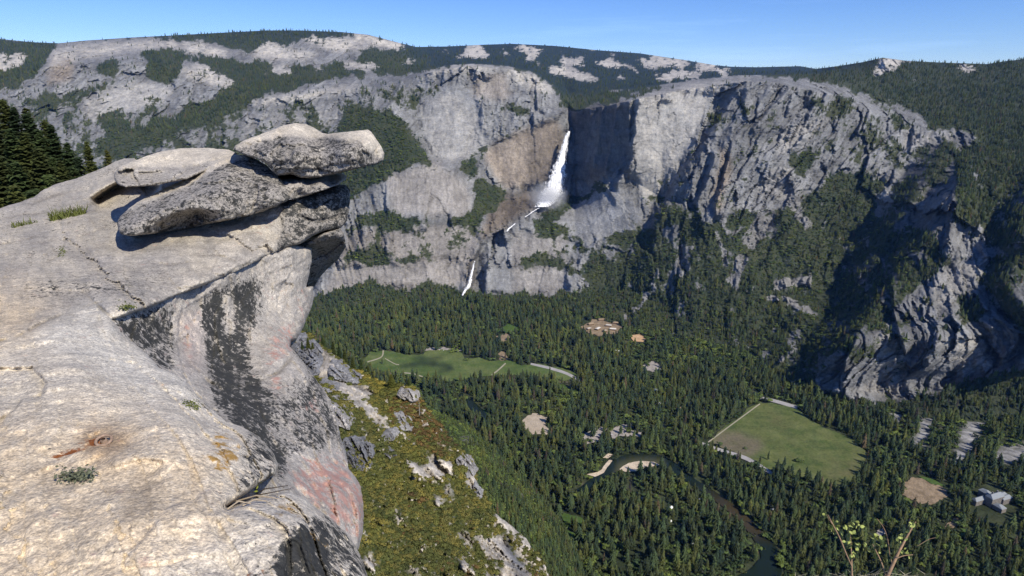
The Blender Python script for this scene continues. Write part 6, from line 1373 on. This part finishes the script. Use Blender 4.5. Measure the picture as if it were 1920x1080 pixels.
# plants in the cracks
def tuft(px0, py0, px1, py1, n, h, mat, name, label, cat, spread_=3, seed=0, leafy=False, wdt=.004):
    r = np.random.default_rng(seed); V, F = [], []
    for i in range(n):
        t = r.random(); p_, nr_ = on_ledge(px0 + (px1 - px0) * t + r.normal(0, spread_), py0 + (py1 - py0) * t + r.normal(0, spread_ * .5), -.003)
        p_ = np.array(p_); up = np.array(nr_) * .5 + np.array((0, 0, 1.0)) + r.normal(0, .55, 3); up /= np.linalg.norm(up); hh = h * r.uniform(.5, 1.2)
        s = np.cross(up, r.normal(size=3)); s /= np.linalg.norm(s); b = len(V)
        if leafy:
            c = p_ + up * hh * r.random(); ww = wdt * r.uniform(.7, 1.4); u2 = np.cross(s, r.normal(size=3)); u2 /= np.linalg.norm(u2)
            V += [c - s * ww, c + u2 * ww * .5, c + s * ww, c - u2 * ww * .5]; F.append((b, b + 1, b + 2, b + 3))
        else:
            bend = r.normal(0, .3, 3) * hh
            V += [p_ - s * wdt, p_ + s * wdt, p_ + up * hh * .6 + s * wdt * .6 + bend * .3, p_ + up * hh * .6 - s * wdt * .6 + bend * .3, p_ + up * hh + bend]; F += [(b, b + 1, b + 2, b + 3)]; F.append((b + 3, b + 2, b + 4, b + 4))
    Fq = np.array([x for x in F if len(set(x)) == 4]); Ft = np.array([x[:3] for x in F if len(set(x)) == 3]).reshape(-1, 3)
    tag(obj(name, mesh_np(name, np.array(V), [Fq] + ([Ft] if len(Ft) else []), mat, smooth=False)), label, cat)
M_sage = plain('grey_green_leaves', (.125, .135, .085), .4, 30, .9); M_gr = plain('crevice_grass', (.11, .125, .035), .4, 8, .9); M_moss = plain('yellow_green_moss', (.17, .19, .03), .4, 40, .9); M_dry = plain('dry_stalks', (.38, .31, .22), .25, 20, .9)
tuft(120, 900, 172, 896, 420, .045, M_sage, 'low_plant', 'flat grey green plant growing on the near slab below the eyebolt', 'plant', 9, 1, True, .008)
tuft(95, 414, 162, 399, 260, .16, M_gr, 'grass_tuft', 'thin line of grass in the crack at the upper left of the ledge', 'grass', 2, 2, False, .008)
tuft(20, 428, 70, 416, 60, .10, M_gr, 'grass_tuft', 'sparse dry grass in the same crack nearer the left edge of the photo', 'grass', 2, 7, False, .008)
tuft(485, 908, 505, 918, 200, .05, M_moss, 'moss_clump', 'yellow green moss clump in the dark notch at the edge of the near slab', 'plant', 4, 3, True, .008)
tuft(228, 583, 246, 577, 120, .07, M_gr, 'moss_clump', 'brownish moss clump where the dark streaked face begins', 'plant', 4, 4, True, .012)
tuft(112, 482, 120, 470, 80, .08, M_gr, 'moss_clump', 'small brown green clump in a crack at the left of the ledge', 'plant', 3, 5, True, .012)
tuft(350, 755, 370, 768, 140, .03, M_gr, 'moss_clump', 'brown moss along the lower edge of the near slab under the dark streaks', 'plant', 6, 6, True, .008)
paths = []
r_ = random.Random(3)
for a, b in (((432, 950), (545, 921)), ((440, 938), (520, 940)), ((455, 952), (500, 945)), ((470, 935), (540, 915)), ((425, 958), (470, 950)), ((480, 930), (505, 900))):
    pa, na = on_ledge(*a, .008); pb, nb_ = on_ledge(*b, .012); mid = (pa + pb) / 2 + Vector((0, 0, .012 + r_.random() * .02))
    paths.append([(*pa, .004), (*mid, .0035), (*pb, .002)])
v, f = tubes(paths, 5); tag(obj('dry_twigs', mesh_np('dry_twigs', v, f, M_dry)), 'bare dry twigs lying in the notch at the lower right of the near slab', 'twigs')
# little stones lying on the slab
# ---- sprigs rising into view at the lower right
M_stem = plain('reddish_stem', (.34, .22, .13), .25, 60, .7); M_lf = plain('pale_green_leaf', (.36, .40, .11), .3, 40, .6); M_scrub = plain('dry_scrub', (.33, .30, .20), .3, 20, .9)
def P3(px, py, Y): return pt(np.array(px * 1.), np.array(py * 1.), Y)
def sprig(label, stems, leaves, seed, Y0=2.4):
    r = np.random.default_rng(seed); b0 = P3(stems[0][-1][0], stems[0][-1][1], Y0); o = empty('leafy_sprig', b0); tag(o, label, 'plant')
    paths = []
    for st in stems:
        s_ = smooth_line(st, 5); ph = r.uniform(0, 6)
        paths.append([(*(P3(x, y, Y0 + .06 * math.sin(ph + y * .02)) - b0), w_ / 1200 * Y0 * .8) for x, y, w_ in s_])
    v, f = tubes(paths, 6); obj('stem', mesh_np('stem', v, f, M_stem), o)
    V, F = [], []
    for x, y, s in leaves:
        for _ in range(int(r.integers(3, 6))):
            c = P3(x + r.normal(0, 4.5), y + r.normal(0, 4.5), Y0 + r.normal(0, .02)) - b0; ll = s / 1200 * Y0 * r.uniform(.7, 1.2)
            d = r.normal(size=3) + np.array((0, -.2, .5)); d /= np.linalg.norm(d); w_ = np.cross(d, r.normal(size=3)); w_ /= np.linalg.norm(w_); n_ = np.cross(d, w_); b = len(V)
            V += [c - d * ll * .5, c - d * ll * .15 + w_ * ll * .34 + n_ * ll * .08, c + d * ll * .25 + w_ * ll * .26 + n_ * ll * .06, c + d * ll * .55, c + d * ll * .25 - w_ * ll * .26 + n_ * ll * .06, c - d * ll * .15 - w_ * ll * .34 + n_ * ll * .08, c + d * ll * .1]
            F += [(b + 6, b + i, b + (i + 1) % 6) for i in range(6)]
    obj('leaves', mesh_np('leaves', np.array(V), np.array(F), M_lf), o)
sprig('slim sprig with small pale leaves at bottom right, left of the thick branch', [[(1598, 1100, 2.6), (1597, 1062, 2.2), (1596, 1030, 1.8), (1594, 1002, 1.2)], [(1597, 1062, 1.6), (1585, 1035, 2.0), (1575, 1010, 2.0), (1563, 986, 1.7), (1552, 965, .8)], [(1560, 982, .7), (1553, 972, .5), (1549, 964, .4)]],
      [(1553, 968, 8), (1565, 984, 8), (1574, 1002, 8), (1560, 994, 7), (1589, 990, 11), (1600, 986, 11), (1608, 984, 11), (1595, 1000, 11), (1606, 1004, 11), (1600, 1012, 10), (1588, 1018, 10), (1590, 1026, 9), (1602, 1032, 9), (1598, 1042, 8), (1605, 1040, 8), (1592, 1050, 8)], 11)
sprig('sprig with a thick reddish branch leaning right and a bare curved twig', [[(1656, 1100, 5.0), (1668, 1072, 4.6), (1680, 1046, 4.0), (1692, 1022, 3.2), (1704, 1000, 2.4), (1717, 978, 1.2)], [(1668, 1040, 1.3), (1666, 1022, 1.5), (1662, 1002, 1.3), (1654, 985, 1.0), (1644, 972, .5)], [(1668, 1040, 1.3), (1672, 1055, 1.5), (1672, 1066, 1.6)],
       [(1662, 1085, 2.4), (1654, 1058, 2.0), (1644, 1036, 1.6), (1636, 1020, 1.0)], [(1678, 1048, 1.5), (1695, 1042, 1.2), (1712, 1040, .8)], [(1720, 1024, .5), (1740, 1012, .5), (1754, 1008, .4)]],
      [(1716, 982, 9), (1710, 990, 9), (1702, 998, 8), (1696, 1008, 8), (1690, 1016, 8), (1700, 1004, 7), (1684, 1012, 8), (1645, 1010, 12), (1649, 1004, 11), (1640, 1016, 11), (1625, 1030, 10), (1622, 1024, 9), (1655, 1018, 8), (1644, 1040, 9), (1650, 1042, 8), (1668, 1042, 8), (1690, 1032, 8), (1708, 1038, 12), (1700, 1036, 9), (1640, 1006, 10), (1664, 1048, 8)], 12)
def scrub():
    r = np.random.default_rng(9); paths = []
    for i in range(70):
        x = r.uniform(1475, 1730); y = 1086 + r.uniform(0, 10); h = r.uniform(4, 26) * (1 if 1560 < x < 1740 else .6)
        paths.append([(*P3(x, y + 20, 2.45), .0022), (*P3(x + r.normal(0, 8), y - h * .5, 2.45 + r.normal(0, .03)), .0016), (*P3(x + r.normal(0, 16), y - h, 2.45 + r.normal(0, .05)), .0007)])
    v, f = tubes(paths, 4); tag(obj('dry_scrub', mesh_np('dry_scrub', v, f, M_scrub)), 'fringe of dry grey scrub along the bottom edge at the lower right', 'scrub')
scrub()
print('script done', time.time() - T0)
